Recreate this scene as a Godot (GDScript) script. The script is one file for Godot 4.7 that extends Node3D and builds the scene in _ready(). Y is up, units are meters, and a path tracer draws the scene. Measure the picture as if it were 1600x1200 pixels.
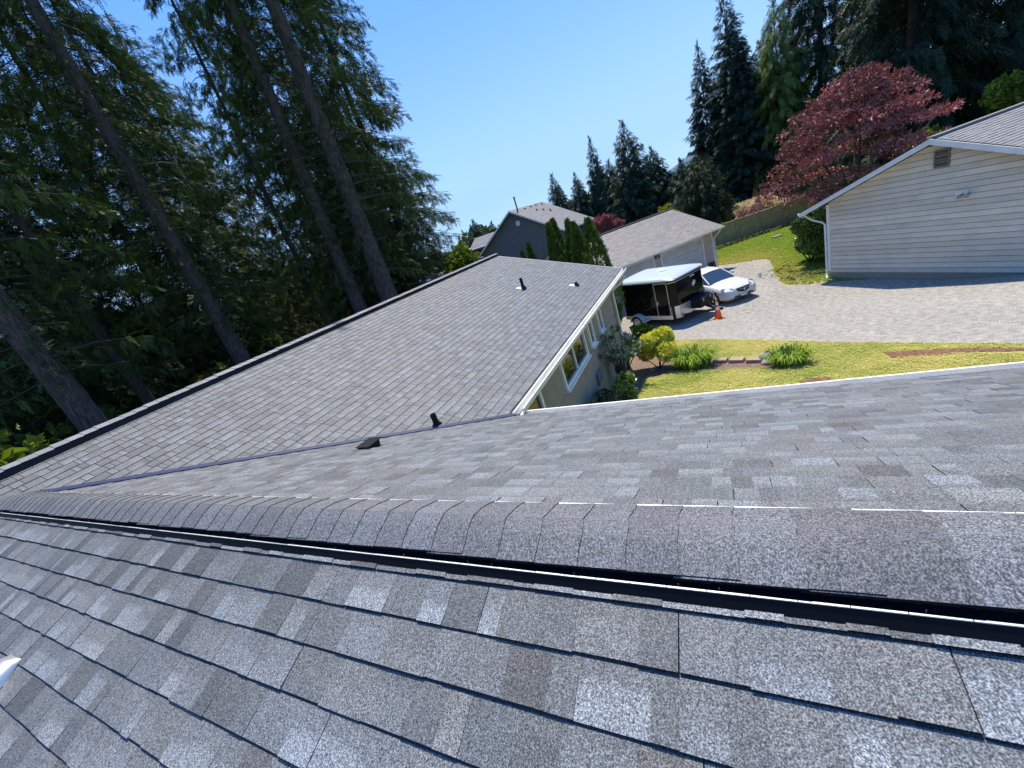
extends Node3D
# A roof seen from its own ridge: two shingled wings, a garden and gravel drive below, neighbouring houses and tall conifers.
# World: x runs along the main ridge, y is up, -z points away over the garden. The ridge lies at y = 0, z = 0. Metres.

const SA := 0.4046          # pitch of the main roof
const SB := 0.3613          # pitch of the wing
const CB := -2.511          # wing slope: y = -SB * x + CB
const CAM := Vector3(0, 0.963, 0.97)

var taken := {}
var M := {}
var cam: Camera3D
var rng := RandomNumberGenerator.new()


# ---------------------------------------------------------------- mesh builder
class MB:
	var v := PackedVector3Array()
	var n := PackedVector3Array()
	var c := PackedColorArray()
	var u := PackedVector2Array()
	var x := PackedInt32Array()
	var col := Color.WHITE
	var edge: MB = null      # a second surface: cut edges

	func tri(a: Vector3, b: Vector3, d: Vector3) -> void:
		var nn := (b - a).cross(d - a).normalized()
		var k := v.size()
		for p in [a, b, d]:
			v.append(p)
			n.append(nn)
			c.append(col)
			u.append(Vector2(p.x + p.y * 0.37, p.z + p.y * 0.61))
		x.append_array(PackedInt32Array([k, k + 2, k + 1]))

	func quad(a: Vector3, b: Vector3, d: Vector3, e: Vector3) -> void:
		var nn := (d - a).cross(e - b).normalized()
		var k := v.size()
		for p in [a, b, d, e]:
			v.append(p)
			n.append(nn)
			c.append(col)
			u.append(Vector2(p.x + p.y * 0.37, p.z + p.y * 0.61))
		x.append_array(PackedInt32Array([k, k + 2, k + 1, k, k + 3, k + 2]))

	func quad_uv(p: Array, q: Array, k4: Array) -> void:
		var nn: Vector3 = (p[2] - p[0]).cross(p[3] - p[1]).normalized()
		var k := v.size()
		for i in 4:
			v.append(p[i])
			n.append(nn)
			c.append(k4[i])
			u.append(q[i])
		x.append_array(PackedInt32Array([k, k + 2, k + 1, k, k + 3, k + 2]))

	# a box with its own axes; chamfer takes a little off the long edges
	func box(o: Vector3, size: Vector3, b := Basis()) -> void:
		var h := size * 0.5
		var p := []
		for i in 8:
			p.append(o + b * Vector3(h.x if i & 1 else -h.x, h.y if i & 2 else -h.y, h.z if i & 4 else -h.z))
		quad(p[0], p[4], p[6], p[2])
		quad(p[1], p[3], p[7], p[5])
		quad(p[0], p[1], p[5], p[4])
		quad(p[2], p[6], p[7], p[3])
		quad(p[0], p[2], p[3], p[1])
		quad(p[4], p[5], p[7], p[6])

	func bar(a: Vector3, b: Vector3, w: float, h: float, up := Vector3.UP) -> void:
		var z := (b - a).normalized()
		var xx := up.cross(z).normalized()
		box((a + b) * 0.5, Vector3(w, h, a.distance_to(b)), Basis(xx, z.cross(xx), z))

	# eight corners: bottom ring then top ring, each counter-clockwise seen from above
	func hexa(p: Array) -> void:
		quad(p[3], p[2], p[1], p[0])
		quad(p[4], p[5], p[6], p[7])
		for i in 4:
			var j := (i + 1) % 4
			quad(p[i], p[j], p[j + 4], p[i + 4])

	func tube(pts: Array, rad: Array, sides := 6, capped := true) -> void:
		var k := v.size()
		var ref := Vector3(0.31, 0.2, 0.93)
		for i in pts.size():
			var d: Vector3 = (pts[min(i + 1, pts.size() - 1)] - pts[max(i - 1, 0)]).normalized()
			var a := d.cross(ref)
			if a.length() < 0.1:
				a = d.cross(Vector3.RIGHT)
			a = a.normalized()
			var b := d.cross(a)
			for j in sides + 1:
				var t := TAU * j / sides
				var o := a * cos(t) + b * sin(t)
				v.append(pts[i] + o * rad[i])
				n.append(o)
				c.append(col)
				u.append(Vector2(float(j) / sides * 2.0, pts[i].y * 0.5))
		var s := sides + 1
		for i in pts.size() - 1:
			for j in sides:
				var q := k + i * s + j
				x.append_array(PackedInt32Array([q, q + s, q + 1, q + 1, q + s, q + s + 1]))
		if capped:
			var e := pts.size() - 1
			for end in [0, e]:
				for j in sides:
					var q: int = k + end * s + j
					if end == 0:
						tri(pts[0], v[q + 1], v[q])
					else:
						tri(pts[e], v[q], v[q + 1])

	# rings of equal length joined to a smooth skin
	func loft(rings: Array, closed := true, smooth := true) -> void:
		var m: int = rings[0].size()
		if not smooth:
			for i in rings.size() - 1:
				for j in (m if closed else m - 1):
					var jj := (j + 1) % m
					quad(rings[i][j], rings[i][jj], rings[i + 1][jj], rings[i + 1][j])
			return
		var k := v.size()
		for i in rings.size():
			for j in m:
				var a: Vector3 = rings[i][(j + 1) % m if closed else min(j + 1, m - 1)] - rings[i][(j + m - 1) % m if closed else max(j - 1, 0)]
				var b: Vector3 = rings[min(i + 1, rings.size() - 1)][j] - rings[max(i - 1, 0)][j]
				var nn := a.cross(b).normalized()
				v.append(rings[i][j])
				n.append(nn if nn.length() > 0.5 else Vector3.UP)
				c.append(col)
				u.append(Vector2(rings[i][j].x, rings[i][j].z))
		for i in rings.size() - 1:
			for j in (m if closed else m - 1):
				var q := k + i * m + j
				var r := k + i * m + (j + 1) % m
				x.append_array(PackedInt32Array([q, r + m, r, q, q + m, r + m]))

	# a convex outline (counter-clockwise seen against dir) pushed along dir
	func prism(o: Array, dir: Vector3) -> void:
		var m := o.size()
		for i in range(1, m - 1):
			tri(o[0] + dir, o[i] + dir, o[i + 1] + dir)
			tri(o[0], o[i + 1], o[i])
		for i in m:
			var j := (i + 1) % m
			quad(o[i], o[j], o[j] + dir, o[i] + dir)

	func add(o: MB) -> void:
		var k := v.size()
		v.append_array(o.v)
		n.append_array(o.n)
		c.append_array(o.c)
		u.append_array(o.u)
		for i in o.x:
			x.append(i + k)
		if o.edge:
			if edge == null:
				edge = MB.new()
			edge.add(o.edge)

	func mesh() -> ArrayMesh:
		var a := []
		a.resize(Mesh.ARRAY_MAX)
		a[Mesh.ARRAY_VERTEX] = v
		a[Mesh.ARRAY_NORMAL] = n
		a[Mesh.ARRAY_COLOR] = c
		a[Mesh.ARRAY_TEX_UV] = u
		a[Mesh.ARRAY_INDEX] = x
		var m := ArrayMesh.new()
		m.add_surface_from_arrays(Mesh.PRIMITIVE_TRIANGLES, a)
		if edge:
			a[Mesh.ARRAY_VERTEX] = edge.v
			a[Mesh.ARRAY_NORMAL] = edge.n
			a[Mesh.ARRAY_COLOR] = edge.c
			a[Mesh.ARRAY_TEX_UV] = edge.u
			a[Mesh.ARRAY_INDEX] = edge.x
			m.add_surface_from_arrays(Mesh.PRIMITIVE_TRIANGLES, a)
		return m


# ---------------------------------------------------------------- naming
func numbered(called: String) -> String:
	if not taken.has(called):
		taken[called] = 0
		return called
	taken[called] += 1
	return "%s_%03d" % [called, taken[called]]


func tag(o: Node3D, label: String, category: String, group := "", kind := "") -> Node3D:
	if label != "":
		o.set_meta("label", label)
	if category != "":
		o.set_meta("category", category)
	if group != "":
		o.set_meta("group", group)
	if kind != "":
		o.set_meta("kind", kind)
	return o


func thing(called: String, label: String, category: String, at := Vector3.ZERO, turn := 0.0, group := "") -> Node3D:
	var o := Node3D.new()
	o.name = numbered(called)
	add_child(o)
	o.position = at
	o.rotation.y = turn
	tag(o, label, category, group)
	return o


var part_count := {}
func part(called: String, m, mat: Material, parent: Node3D, kind := "") -> MeshInstance3D:
	var o := MeshInstance3D.new()
	o.mesh = m.mesh() if m is MB else m
	if o.mesh.get_surface_count() == 2:
		o.mesh.surface_set_material(0, mat)
		o.mesh.surface_set_material(1, M.shingle_edge)
	else:
		o.material_override = mat
	var key := "%d/%s" % [parent.get_instance_id(), called]
	if part_count.has(key):
		part_count[key] += 1
		o.name = "%s_%03d" % [called, part_count[key]]
	else:
		part_count[key] = 0
		o.name = called
	parent.add_child(o, true)
	if kind != "":
		o.set_meta("kind", kind)
	return o


func solo(called: String, m, mat: Material, label: String, category: String, group := "", kind := "") -> MeshInstance3D:
	var o := MeshInstance3D.new()
	o.mesh = m.mesh() if m is MB else m
	o.material_override = mat
	o.name = numbered(called)
	add_child(o)
	tag(o, label, category, group, kind)
	return o


# ---------------------------------------------------------------- materials
func lin(r: float, g: float, b: float) -> Color:
	return Color(r, g, b).linear_to_srgb()


func mat(called: String, c: Color, rough := 0.8, metal := 0.0) -> StandardMaterial3D:
	var m := StandardMaterial3D.new()
	m.resource_name = called
	m.albedo_color = c.linear_to_srgb()
	m.roughness = rough
	m.metallic = metal
	M[called] = m
	return m


func noise_bytes(freq: float, octaves: int, sd: int, size: int, kind := FastNoiseLite.TYPE_SIMPLEX_SMOOTH) -> PackedByteArray:
	var f := FastNoiseLite.new()
	f.noise_type = kind
	f.frequency = freq
	f.fractal_octaves = octaves
	f.seed = sd
	return f.get_seamless_image(size, size).get_data()


func picture(size: int, data: PackedByteArray) -> ImageTexture:
	return ImageTexture.create_from_image(Image.create_from_data(size, size, false, Image.FORMAT_RGB8, data))


func grey(size: int, data: PackedByteArray) -> ImageTexture:
	return ImageTexture.create_from_image(Image.create_from_data(size, size, false, Image.FORMAT_L8, data))


func tri_tex(m: StandardMaterial3D, t: Texture2D, per_metre: float, bump: Texture2D = null, cm := 1.0) -> void:
	if t:
		m.albedo_texture = t
	m.uv1_triplanar = true
	m.uv1_world_triplanar = true
	m.uv1_scale = Vector3.ONE * per_metre
	if bump:
		m.heightmap_enabled = true
		m.heightmap_texture = bump
		m.heightmap_scale = cm


func ramp(stops: Array, t: float) -> Color:
	for i in stops.size() - 1:
		if t <= stops[i + 1][0]:
			return stops[i][1].lerp(stops[i + 1][1], clampf((t - stops[i][0]) / (stops[i + 1][0] - stops[i][0]), 0, 1))
	return stops[-1][1]


# a colour texture from three layers of noise through a ramp; colours are linear
func noise_colour(size: int, layers: Array, stops: Array) -> ImageTexture:
	var lut := []
	for i in 256:
		lut.append(ramp(stops, i / 255.0).linear_to_srgb())
	var all := []
	for l in layers:
		all.append(noise_bytes(l[0], l[1], l[2], size))
	var d := PackedByteArray()
	d.resize(size * size * 3)
	for i in size * size:
		var s := 0.0
		for k in all.size():
			s += (all[k][i] - 128.0) * layers[k][3]
		var q: Color = lut[clampi(int(128.0 + s), 0, 255)]
		d[i * 3] = int(q.r * 255)
		d[i * 3 + 1] = int(q.g * 255)
		d[i * 3 + 2] = int(q.b * 255)
	return picture(size, d)


func grain_texture(size: int) -> Array:
	var d := PackedByteArray()
	d.resize(size * size * 3)
	var hgt := PackedByteArray()
	hgt.resize(size * size)
	var r := RandomNumberGenerator.new()
	r.seed = 11
	for i in size * size:
		var t := r.randf()
		var q := 0.0
		if t < 0.34:
			q = r.randf_range(70, 120)
		elif t < 0.74:
			q = r.randf_range(140, 185)
		elif t < 0.94:
			q = r.randf_range(195, 225)
		else:
			q = r.randf_range(238, 255)
		var w := r.randf_range(-8, 8)
		d[i * 3] = clampi(int(q + w), 0, 255)
		d[i * 3 + 1] = clampi(int(q + 1), 0, 255)
		d[i * 3 + 2] = clampi(int(q - w * 0.8 + 3), 0, 255)
		hgt[i] = int(clampf(q, 60, 230))
	return [picture(size, d), grey(size, hgt)]


func make_materials() -> void:
	var g := grain_texture(512)
	var m := mat("shingle", Color(1, 1, 1), 0.66)
	m.vertex_color_use_as_albedo = true
	m.albedo_texture = g[0]
	m.uv1_scale = Vector3(0.92, 0.92, 1)
	m.heightmap_enabled = true
	m.heightmap_texture = g[1]
	m.heightmap_scale = 0.12
	m.metallic_specular = 0.42
	mat("shingle_edge", Color(0.012, 0.012, 0.013), 1.0).metallic_specular = 0.1
	var fine := noise_bytes(0.05, 4, 5, 512)
	var fine_t := grey(512, fine)
	M["fine"] = fine_t
	var soft := noise_colour(512, [[0.008, 4, 3, 0.8], [0.06, 3, 4, 0.5]], [[0.0, Color(0.72, 0.72, 0.70)], [0.5, Color(0.9, 0.9, 0.89)], [1.0, Color(1, 1, 1)]])
	mat("deck", Color(0.05, 0.05, 0.055), 0.95)
	mat("black_plastic", Color(0.012, 0.013, 0.014), 0.5).metallic_specular = 0.28
	mat("vent_face", Color(0.006, 0.0065, 0.009), 0.6).metallic_specular = 0.2
	mat("vent_lip", Color(0.60, 0.59, 0.56), 0.5, 0.3)
	mat("valley_metal", Color(0.022, 0.032, 0.075), 0.55).metallic_specular = 0.3
	mat("galvanised", Color(0.46, 0.47, 0.48), 0.38, 0.7)
	mat("flashing_white", Color(0.62, 0.63, 0.64), 0.5, 0.3)
	for q in [["gutter_white", Color(0.80, 0.78, 0.72), 0.45], ["white_paint", Color(0.80, 0.79, 0.76), 0.5], ["taupe", Color(0.30, 0.258, 0.193), 0.9], ["siding_white", Color(0.74, 0.665, 0.54), 0.7], ["garage_beige", Color(0.50, 0.44, 0.36), 0.75], ["door_panel", Color(0.60, 0.57, 0.52), 0.6], ["blue_grey", Color(0.125, 0.148, 0.158), 0.75], ["grey_wall", Color(0.15, 0.16, 0.165), 0.75], ["concrete", Color(0.36, 0.30, 0.23), 0.9]]:
		m = mat(q[0], q[1], q[2])
		tri_tex(m, soft, 0.35, fine_t, 0.25)
	mat("glass_dark", Color(0.012, 0.014, 0.016), 0.03).metallic_specular = 0.75
	mat("slat_grey", Color(0.16, 0.15, 0.13), 0.7)
	mat("black_gloss", Color(0.005, 0.005, 0.006), 0.08).metallic_specular = 0.3
	mat("roof_skin", Color(0.36, 0.41, 0.41), 0.35, 0.0)
	mat("silver", Color(0.66, 0.65, 0.62), 0.32, 0.75)
	mat("rubber", Color(0.015, 0.015, 0.016), 0.85)
	mat("orange", Color(0.85, 0.10, 0.012), 0.5)
	mat("car_white", Color(0.50, 0.50, 0.49), 0.3)
	mat("car_glass", Color(0.02, 0.028, 0.035), 0.03).metallic_specular = 0.8
	mat("car_black", Color(0.01, 0.01, 0.011), 0.4)
	mat("lamp_glass", Color(0.20, 0.21, 0.22), 0.12, 0.3)
	mat("blue_sheet", Color(0.06, 0.13, 0.27), 0.5)
	mat("hill_green", Color(0.035, 0.055, 0.03), 1.0)
	mat("paver", Color(0.34, 0.23, 0.17), 0.9)
	tri_tex(M["paver"], soft, 1.2, fine_t, 0.6)
	mat("boulder", Color(0.30, 0.29, 0.26), 0.9)
	tri_tex(M["boulder"], soft, 2.0, fine_t, 1.0)
	# ground
	var gravel := noise_colour(1024, [[0.20, 3, 21, 1.3], [0.5, 1, 22, 0.9], [0.01, 3, 23, 0.5]], [[0.0, Color(0.10, 0.088, 0.074)], [0.3, Color(0.25, 0.222, 0.188)], [0.6, Color(0.40, 0.36, 0.31)], [1.0, Color(0.62, 0.57, 0.50)]])
	m = mat("gravel", Color(1, 1, 1), 0.95)
	m.vertex_color_use_as_albedo = true
	tri_tex(m, gravel, 0.36, grey(512, noise_bytes(0.22, 3, 21, 512)), 1.2)
	var turf := noise_colour(1024, [[0.012, 4, 31, 0.75], [0.15, 3, 32, 0.9], [0.45, 1, 33, 0.6]], [[0.0, Color(0.09, 0.13, 0.018)], [0.35, Color(0.17, 0.21, 0.032)], [0.6, Color(0.28, 0.28, 0.055)], [0.8, Color(0.40, 0.34, 0.11)], [1.0, Color(0.52, 0.42, 0.18)]])
	m = mat("turf", Color(1, 1, 1), 0.95)
	m.vertex_color_use_as_albedo = true
	tri_tex(m, turf, 0.18, grey(512, noise_bytes(0.3, 3, 31, 512)), 3.0)
	var mulch := noise_colour(512, [[0.16, 3, 41, 1.4], [0.02, 2, 42, 0.5]], [[0.0, Color(0.03, 0.018, 0.012)], [0.45, Color(0.13, 0.08, 0.05)], [0.75, Color(0.26, 0.17, 0.115)], [1.0, Color(0.46, 0.34, 0.25)]])
	tri_tex(mat("mulch", Color(1, 1, 1), 1.0), mulch, 0.8, fine_t, 3.0)
	tri_tex(mat("red_soil", Color(1.0, 0.72, 0.55), 1.0), mulch, 0.8, fine_t, 3.0)
	tri_tex(mat("dry_earth", Color(1.0, 1.0, 0.92), 1.0), noise_colour(512, [[0.05, 4, 45, 1.2], [0.01, 2, 46, 0.6]], [[0.0, Color(0.20, 0.14, 0.085)], [0.5, Color(0.34, 0.26, 0.16)], [1.0, Color(0.52, 0.43, 0.27)]]), 0.5, fine_t, 3.0)
	tri_tex(mat("forest_floor", Color(0.6, 0.62, 0.5), 1.0), mulch, 0.4, fine_t, 3.0)
	var bark := noise_colour(512, [[0.03, 4, 51, 1.0], [0.12, 2, 52, 0.6]], [[0.0, Color(0.018, 0.013, 0.011)], [0.5, Color(0.06, 0.044, 0.036)], [1.0, Color(0.14, 0.105, 0.085)]])
	m = mat("bark", Color(1, 1, 1), 0.95)
	m.albedo_texture = bark
	m.uv1_scale = Vector3(1, 0.35, 1)
	m.heightmap_enabled = true
	m.heightmap_texture = bark
	m.heightmap_scale = 4.0
	mat("twig", Color(0.05, 0.042, 0.035), 0.95)
	var wood := noise_colour(512, [[0.01, 4, 61, 0.8], [0.09, 2, 62, 0.6]], [[0.0, Color(0.17, 0.135, 0.065)], [0.5, Color(0.32, 0.265, 0.135)], [1.0, Color(0.46, 0.39, 0.22)]])
	tri_tex(mat("fence_wood", Color(1, 1, 1), 0.9), wood, 0.6, fine_t, 0.5)
	# leaves take their colour from each copy
	for q in [["leaf", 0.50, Color(0.85, 0.9, 0.45)], ["needle", 0.55, Color(0.36, 0.45, 0.2)], ["glossy_leaf", 0.32, Color(0.35, 0.45, 0.15)], ["red_leaf", 0.45, Color(0.7, 0.4, 0.35)], ["blade", 0.55, Color(0.75, 0.8, 0.35)]]:
		m = mat(q[0], Color(1, 1, 1), q[1])
		m.vertex_color_use_as_albedo = true
		m.backlight_enabled = true
		m.backlight = q[2]
		m.cull_mode = BaseMaterial3D.CULL_DISABLED
		m.metallic_specular = 0.22 if q[0] != "glossy_leaf" else 0.5


func ground_y(z: float) -> float:
	return -4.1 - 1.8 * clampf((-8.0 - z) / 12.0, 0.0, 1.0)


# ---------------------------------------------------------------- camera, sky, sun
func _ready() -> void:
	cam = Camera3D.new()
	cam.name = "camera"
	cam.fov = 86.65
	cam.near = 0.05
	cam.far = 6000.0
	cam.position = CAM
	cam.rotation = Vector3(-0.346570, 0.525155, -0.328504)
	add_child(cam)
	cam.current = true
	var e := Environment.new()
	e.background_mode = Environment.BG_SKY
	var sky := ProceduralSkyMaterial.new()
	sky.sky_top_color = lin(0.074, 0.265, 0.80)
	sky.sky_horizon_color = lin(0.44, 0.66, 0.82)
	sky.sky_curve = 0.20
	sky.ground_bottom_color = lin(0.12, 0.13, 0.10)
	sky.ground_horizon_color = lin(0.35, 0.45, 0.5)
	sky.sky_energy_multiplier = 1.0
	e.sky = Sky.new()
	e.sky.sky_material = sky
	e.tonemap_mode = Environment.TONE_MAPPER_LINEAR
	e.tonemap_exposure = 1.56
	e.sdfgi_enabled = true
	e.ssao_enabled = true
	e.ssil_enabled = true
	e.volumetric_fog_enabled = true
	e.volumetric_fog_density = 0.0
	var we := WorldEnvironment.new()
	we.name = "environment"
	we.environment = e
	add_child(we)
	var sun := DirectionalLight3D.new()
	sun.name = "sun"
	sun.light_color = Color(1.0, 0.962, 0.895)
	sun.light_energy = 1.6
	sun.light_angular_distance = 0.53
	sun.shadow_enabled = true
	sun.sky_mode = DirectionalLight3D.SKY_MODE_LIGHT_ONLY
	add_child(sun)
	sun.look_at_from_position(Vector3.ZERO, Vector3(0.125, -0.900, 0.420))
	make_materials()
	build_ground()
	build_house()
	build_garage()
	build_white_building()
	build_far_houses()
	build_fence()
	build_trees()
	build_garden()
	build_vehicles()
	build_small_things()


# ---------------------------------------------------------------- ground
func ragged(poly: Array, amp: float, step: float, sd: int) -> PackedVector2Array:
	var r := RandomNumberGenerator.new()
	r.seed = sd
	var out := PackedVector2Array()
	for i in poly.size():
		var a: Vector2 = poly[i]
		var b: Vector2 = poly[(i + 1) % poly.size()]
		var k := maxi(1, int(a.distance_to(b) / step))
		for j in k:
			var p := a.lerp(b, float(j) / k)
			out.append(p + Vector2(r.randf_range(-amp, amp), r.randf_range(-amp, amp)))
	return out


func sheet(poly: PackedVector2Array, off: float, step: float, tint: Callable) -> MB:
	var m := MB.new()
	var lo := poly[0]
	var hi := poly[0]
	for p in poly:
		lo = lo.min(p)
		hi = hi.max(p)
	var z := floorf(lo.y / step) * step
	while z < hi.y:
		var strip := PackedVector2Array([Vector2(lo.x - 1, z), Vector2(hi.x + 1, z), Vector2(hi.x + 1, z + step), Vector2(lo.x - 1, z + step)])
		for band in Geometry2D.intersect_polygons(poly, strip):
			var bx0 := 1e9
			var bx1 := -1e9
			for p in band:
				bx0 = minf(bx0, p.x)
				bx1 = maxf(bx1, p.x)
			var x := floorf(bx0 / step) * step
			while x < bx1:
				var cell := PackedVector2Array([Vector2(x, z - 1), Vector2(x + step, z - 1), Vector2(x + step, z + step + 1), Vector2(x, z + step + 1)])
				for q in Geometry2D.intersect_polygons(band, cell):
					var ids := Geometry2D.triangulate_polygon(q)
					for i in range(0, ids.size(), 3):
						var t := [q[ids[i]], q[ids[i + 1]], q[ids[i + 2]]]
						if (t[1] - t[0]).cross(t[2] - t[0]) > 0:
							t = [t[0], t[2], t[1]]
						var k := m.v.size()
						for w in t:
							m.v.append(Vector3(w.x, ground_y(w.y) + off, w.y))
							m.n.append(Vector3(0, 0.989, -0.148) if w.y < -8 and w.y > -20 else Vector3.UP)
							m.c.append(tint.call(w))
							m.u.append(w)
						m.x.append_array(PackedInt32Array([k, k + 2, k + 1]))
				x += step
		z += step
	return m


var lawn_noise := FastNoiseLite.new()
func lawn_tint(p: Vector2) -> Color:
	var t := lawn_noise.get_noise_2d(p.x * 1.0, p.y * 1.0) * 0.5 + 0.5
	var s := lawn_noise.get_noise_2d(p.x * 3.1 + 40, p.y * 3.1) * 0.5 + 0.5
	return Color(0.7, 0.9, 0.6).lerp(Color(1.0, 0.95, 0.85), clampf(t * 0.9 + s * 0.6 - 0.15, 0, 1))


func gravel_tint(p: Vector2) -> Color:
	var t := lawn_noise.get_noise_2d(p.x * 0.7 + 90, p.y * 0.7) * 0.5 + 0.5
	# faint wheel tracks curving in towards the garage
	var track := absf(p.x - 1.3 - 0.012 * pow(p.y + 24.0, 2))
	t += 0.5 * exp(-pow((absf(track - 0.75)) / 0.22, 2)) - 0.2
	return Color(0.67, 0.69, 0.675).lerp(Color(0.83, 0.85, 0.825), clampf(t, 0, 1))


func build_ground() -> void:
	lawn_noise.frequency = 0.22
	lawn_noise.seed = 4
	lawn_noise.fractal_octaves = 3
	var m := MB.new()
	var xs := [-3000.0, -900.0, -300.0, -120.0, -60.0, -30.0, -12.0, -4.0, 4.0, 12.0, 30.0, 60.0, 120.0, 300.0, 900.0, 3000.0]
	var zs := [-3000.0, -1000.0, -400.0, -150.0, -80.0, -50.0, -30.0, -20.0, -14.0, -8.0, 0.0, 10.0, 40.0, 200.0, 800.0]
	m.col = Color(0.5, 0.62, 0.42)
	for i in xs.size() - 1:
		for j in zs.size() - 1:
			var a := Vector3(xs[i], ground_y(zs[j]), zs[j])
			var b := Vector3(xs[i + 1], ground_y(zs[j]), zs[j])
			m.quad(Vector3(xs[i], ground_y(zs[j + 1]), zs[j + 1]), Vector3(xs[i + 1], ground_y(zs[j + 1]), zs[j + 1]), b, a)
	solo("ground", m, M.turf, "rough grassy ground stretching under the trees to the horizon", "ground", "", "structure")
	var wood := PackedVector2Array([Vector2(-110, 40), Vector2(-7.8, 40), Vector2(-7.8, -15), Vector2(-9.5, -20), Vector2(-16, -34), Vector2(-110, -90)])
	solo("forest_floor", sheet(wood, 0.004, 4.0, func(_p): return Color.WHITE), M.forest_floor, "dark litter on the ground under the tall trees", "ground", "", "structure")
	var front := ragged([Vector2(-3.2, -3.4), Vector2(-3.2, -16.8), Vector2(-2.9, -17.3), Vector2(-0.8, -15.9), Vector2(1.25, -14.1), Vector2(2.7, -12.7), Vector2(4.3, -11.4), Vector2(5.5, -10.4), Vector2(9, -7.6), Vector2(16, -4.5), Vector2(16, -3.4)], 0.05, 0.35, 5)
	solo("front_lawn", sheet(front, 0.008, 0.5, lawn_tint), M.turf, "patchy green and straw lawn between the house and the gravel drive", "lawn", "", "structure")
	var back := ragged([Vector2(0.2, -32.4), Vector2(1.2, -31.7), Vector2(2.5, -31.2), Vector2(3.1, -30.6), Vector2(2.9, -26.2), Vector2(2.95, -23.7), Vector2(3.8, -23.0), Vector2(4.62, -22.6), Vector2(12, -30), Vector2(14, -46), Vector2(-2, -41), Vector2(-2, -36)], 0.08, 0.4, 6)
	solo("back_lawn", sheet(back, 0.008, 0.5, lawn_tint), M.turf, "bright green sloping lawn below the wooden fence", "lawn", "", "structure")
	var drive := ragged([Vector2(-3.4, -17.0), Vector2(-2.9, -17.3), Vector2(-0.8, -15.9), Vector2(1.25, -14.1), Vector2(2.7, -12.7), Vector2(4.3, -11.4), Vector2(5.5, -10.4), Vector2(9, -7.6), Vector2(16, -4.5), Vector2(22, -6), Vector2(16, -16), Vector2(12.5, -19.5), Vector2(4.62, -22.6), Vector2(3.8, -23.0), Vector2(2.95, -23.7), Vector2(2.85, -26.2), Vector2(3.1, -30.6), Vector2(2.5, -31.2), Vector2(1.2, -31.7), Vector2(0.2, -32.4), Vector2(-4, -34), Vector2(-14, -28), Vector2(-14, -20)], 0.06, 0.3, 7)
	solo("gravel_drive", sheet(drive, 0.012, 0.5, gravel_tint), M.gravel, "pale brown gravel driveway between the garage and the white building", "driveway", "", "structure")
	var white := func(_p): return Color.WHITE
	var bed := ragged([Vector2(-3.28, -4.0), Vector2(-2.25, -4.0), Vector2(-2.2, -8.9), Vector2(-2.38, -10.1), Vector2(-2.3, -11.2), Vector2(-1.6, -11.55), Vector2(-0.5, -11.3), Vector2(0.3, -11.08), Vector2(0.92, -10.84), Vector2(1.5, -10.3), Vector2(1.75, -10.9), Vector2(1.0, -11.55), Vector2(-0.4, -12.5), Vector2(-2.0, -13.6), Vector2(-3.0, -16.3), Vector2(-3.28, -16.3)], 0.05, 0.3, 8)
	solo("planting_bed", sheet(bed, 0.018, 0.5, white), M.mulch, "brown bark planting bed along the taupe house wall", "planting bed", "", "structure")
	var d1 := ragged([Vector2(3.34, -11.0), Vector2(3.69, -10.93), Vector2(4.57, -10.62), Vector2(5.33, -10.2), Vector2(6.2, -9.4), Vector2(6.2, -9.2), Vector2(5.27, -9.98), Vector2(4.46, -10.3), Vector2(3.72, -10.38), Vector2(3.37, -10.5)], 0.04, 0.2, 9)
	solo("soil_patch", sheet(d1, 0.02, 0.5, white), M.red_soil, "long strip of bare reddish soil in the lawn near the gravel edge", "soil", "", "structure")
	var d2 := ragged([Vector2(1.38, -9.35), Vector2(1.69, -9.65), Vector2(1.98, -9.5), Vector2(1.98, -9.0), Vector2(1.5, -9.05)], 0.03, 0.15, 10)
	solo("soil_patch", sheet(d2, 0.02, 0.5, white), M.red_soil, "small round patch of bare soil in the lawn by the gutter", "soil", "", "structure")
	var dry := ragged([Vector2(3.35, -23.4), Vector2(4.62, -22.62), Vector2(6.2, -24.6), Vector2(5.4, -26.6), Vector2(4.3, -26.5), Vector2(3.5, -25.2)], 0.07, 0.25, 12)
	solo("dry_earth", sheet(dry, 0.02, 0.5, white), M.dry_earth, "dry brown earth between the round laurel and the white building's downspout", "soil", "", "structure")
	# a wooded hill far beyond
	var hm := MB.new()
	var f := FastNoiseLite.new()
	f.frequency = 0.004
	f.seed = 3
	var grid := []
	for i in 61:
		var row := []
		for j in 9:
			var x := -190.0 + i * 25.0
			var z := -1150.0 - j * 90.0
			var rise := smoothstep(0.0, 1.0, (x + 175.0) / 260.0) * 80.0 * sin(PI * minf(j / 5.0, 1.0) * 0.5)
			row.append(Vector3(x, -7.0 + rise * (1.0 + 0.25 * f.get_noise_2d(x, z)) + 5.0 * f.get_noise_2d(x * 6, z * 6), z))
		grid.append(row)
	for i in 60:
		for j in 8:
			hm.quad(grid[i][j], grid[i + 1][j], grid[i + 1][j + 1], grid[i][j + 1])
	# the blue air in front of the hill
	var air := FogVolume.new()
	air.name = "haze"
	air.shape = RenderingServer.FOG_VOLUME_SHAPE_BOX
	air.size = Vector3(1800, 110, 750)
	air.position = Vector3(-100, 45, -760)
	var fm := FogMaterial.new()
	fm.resource_name = "haze"
	fm.albedo = Color(0.62, 0.78, 1.0)
	fm.density = 0.0005
	air.material = fm
	add_child(air)
	tag(air, "pale blue haze in the air before the far hill", "haze", "", "stuff")
	solo("hill", hm, M.hill_green, "blue wooded hill far away between the conifers", "hill", "", "structure")


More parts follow.
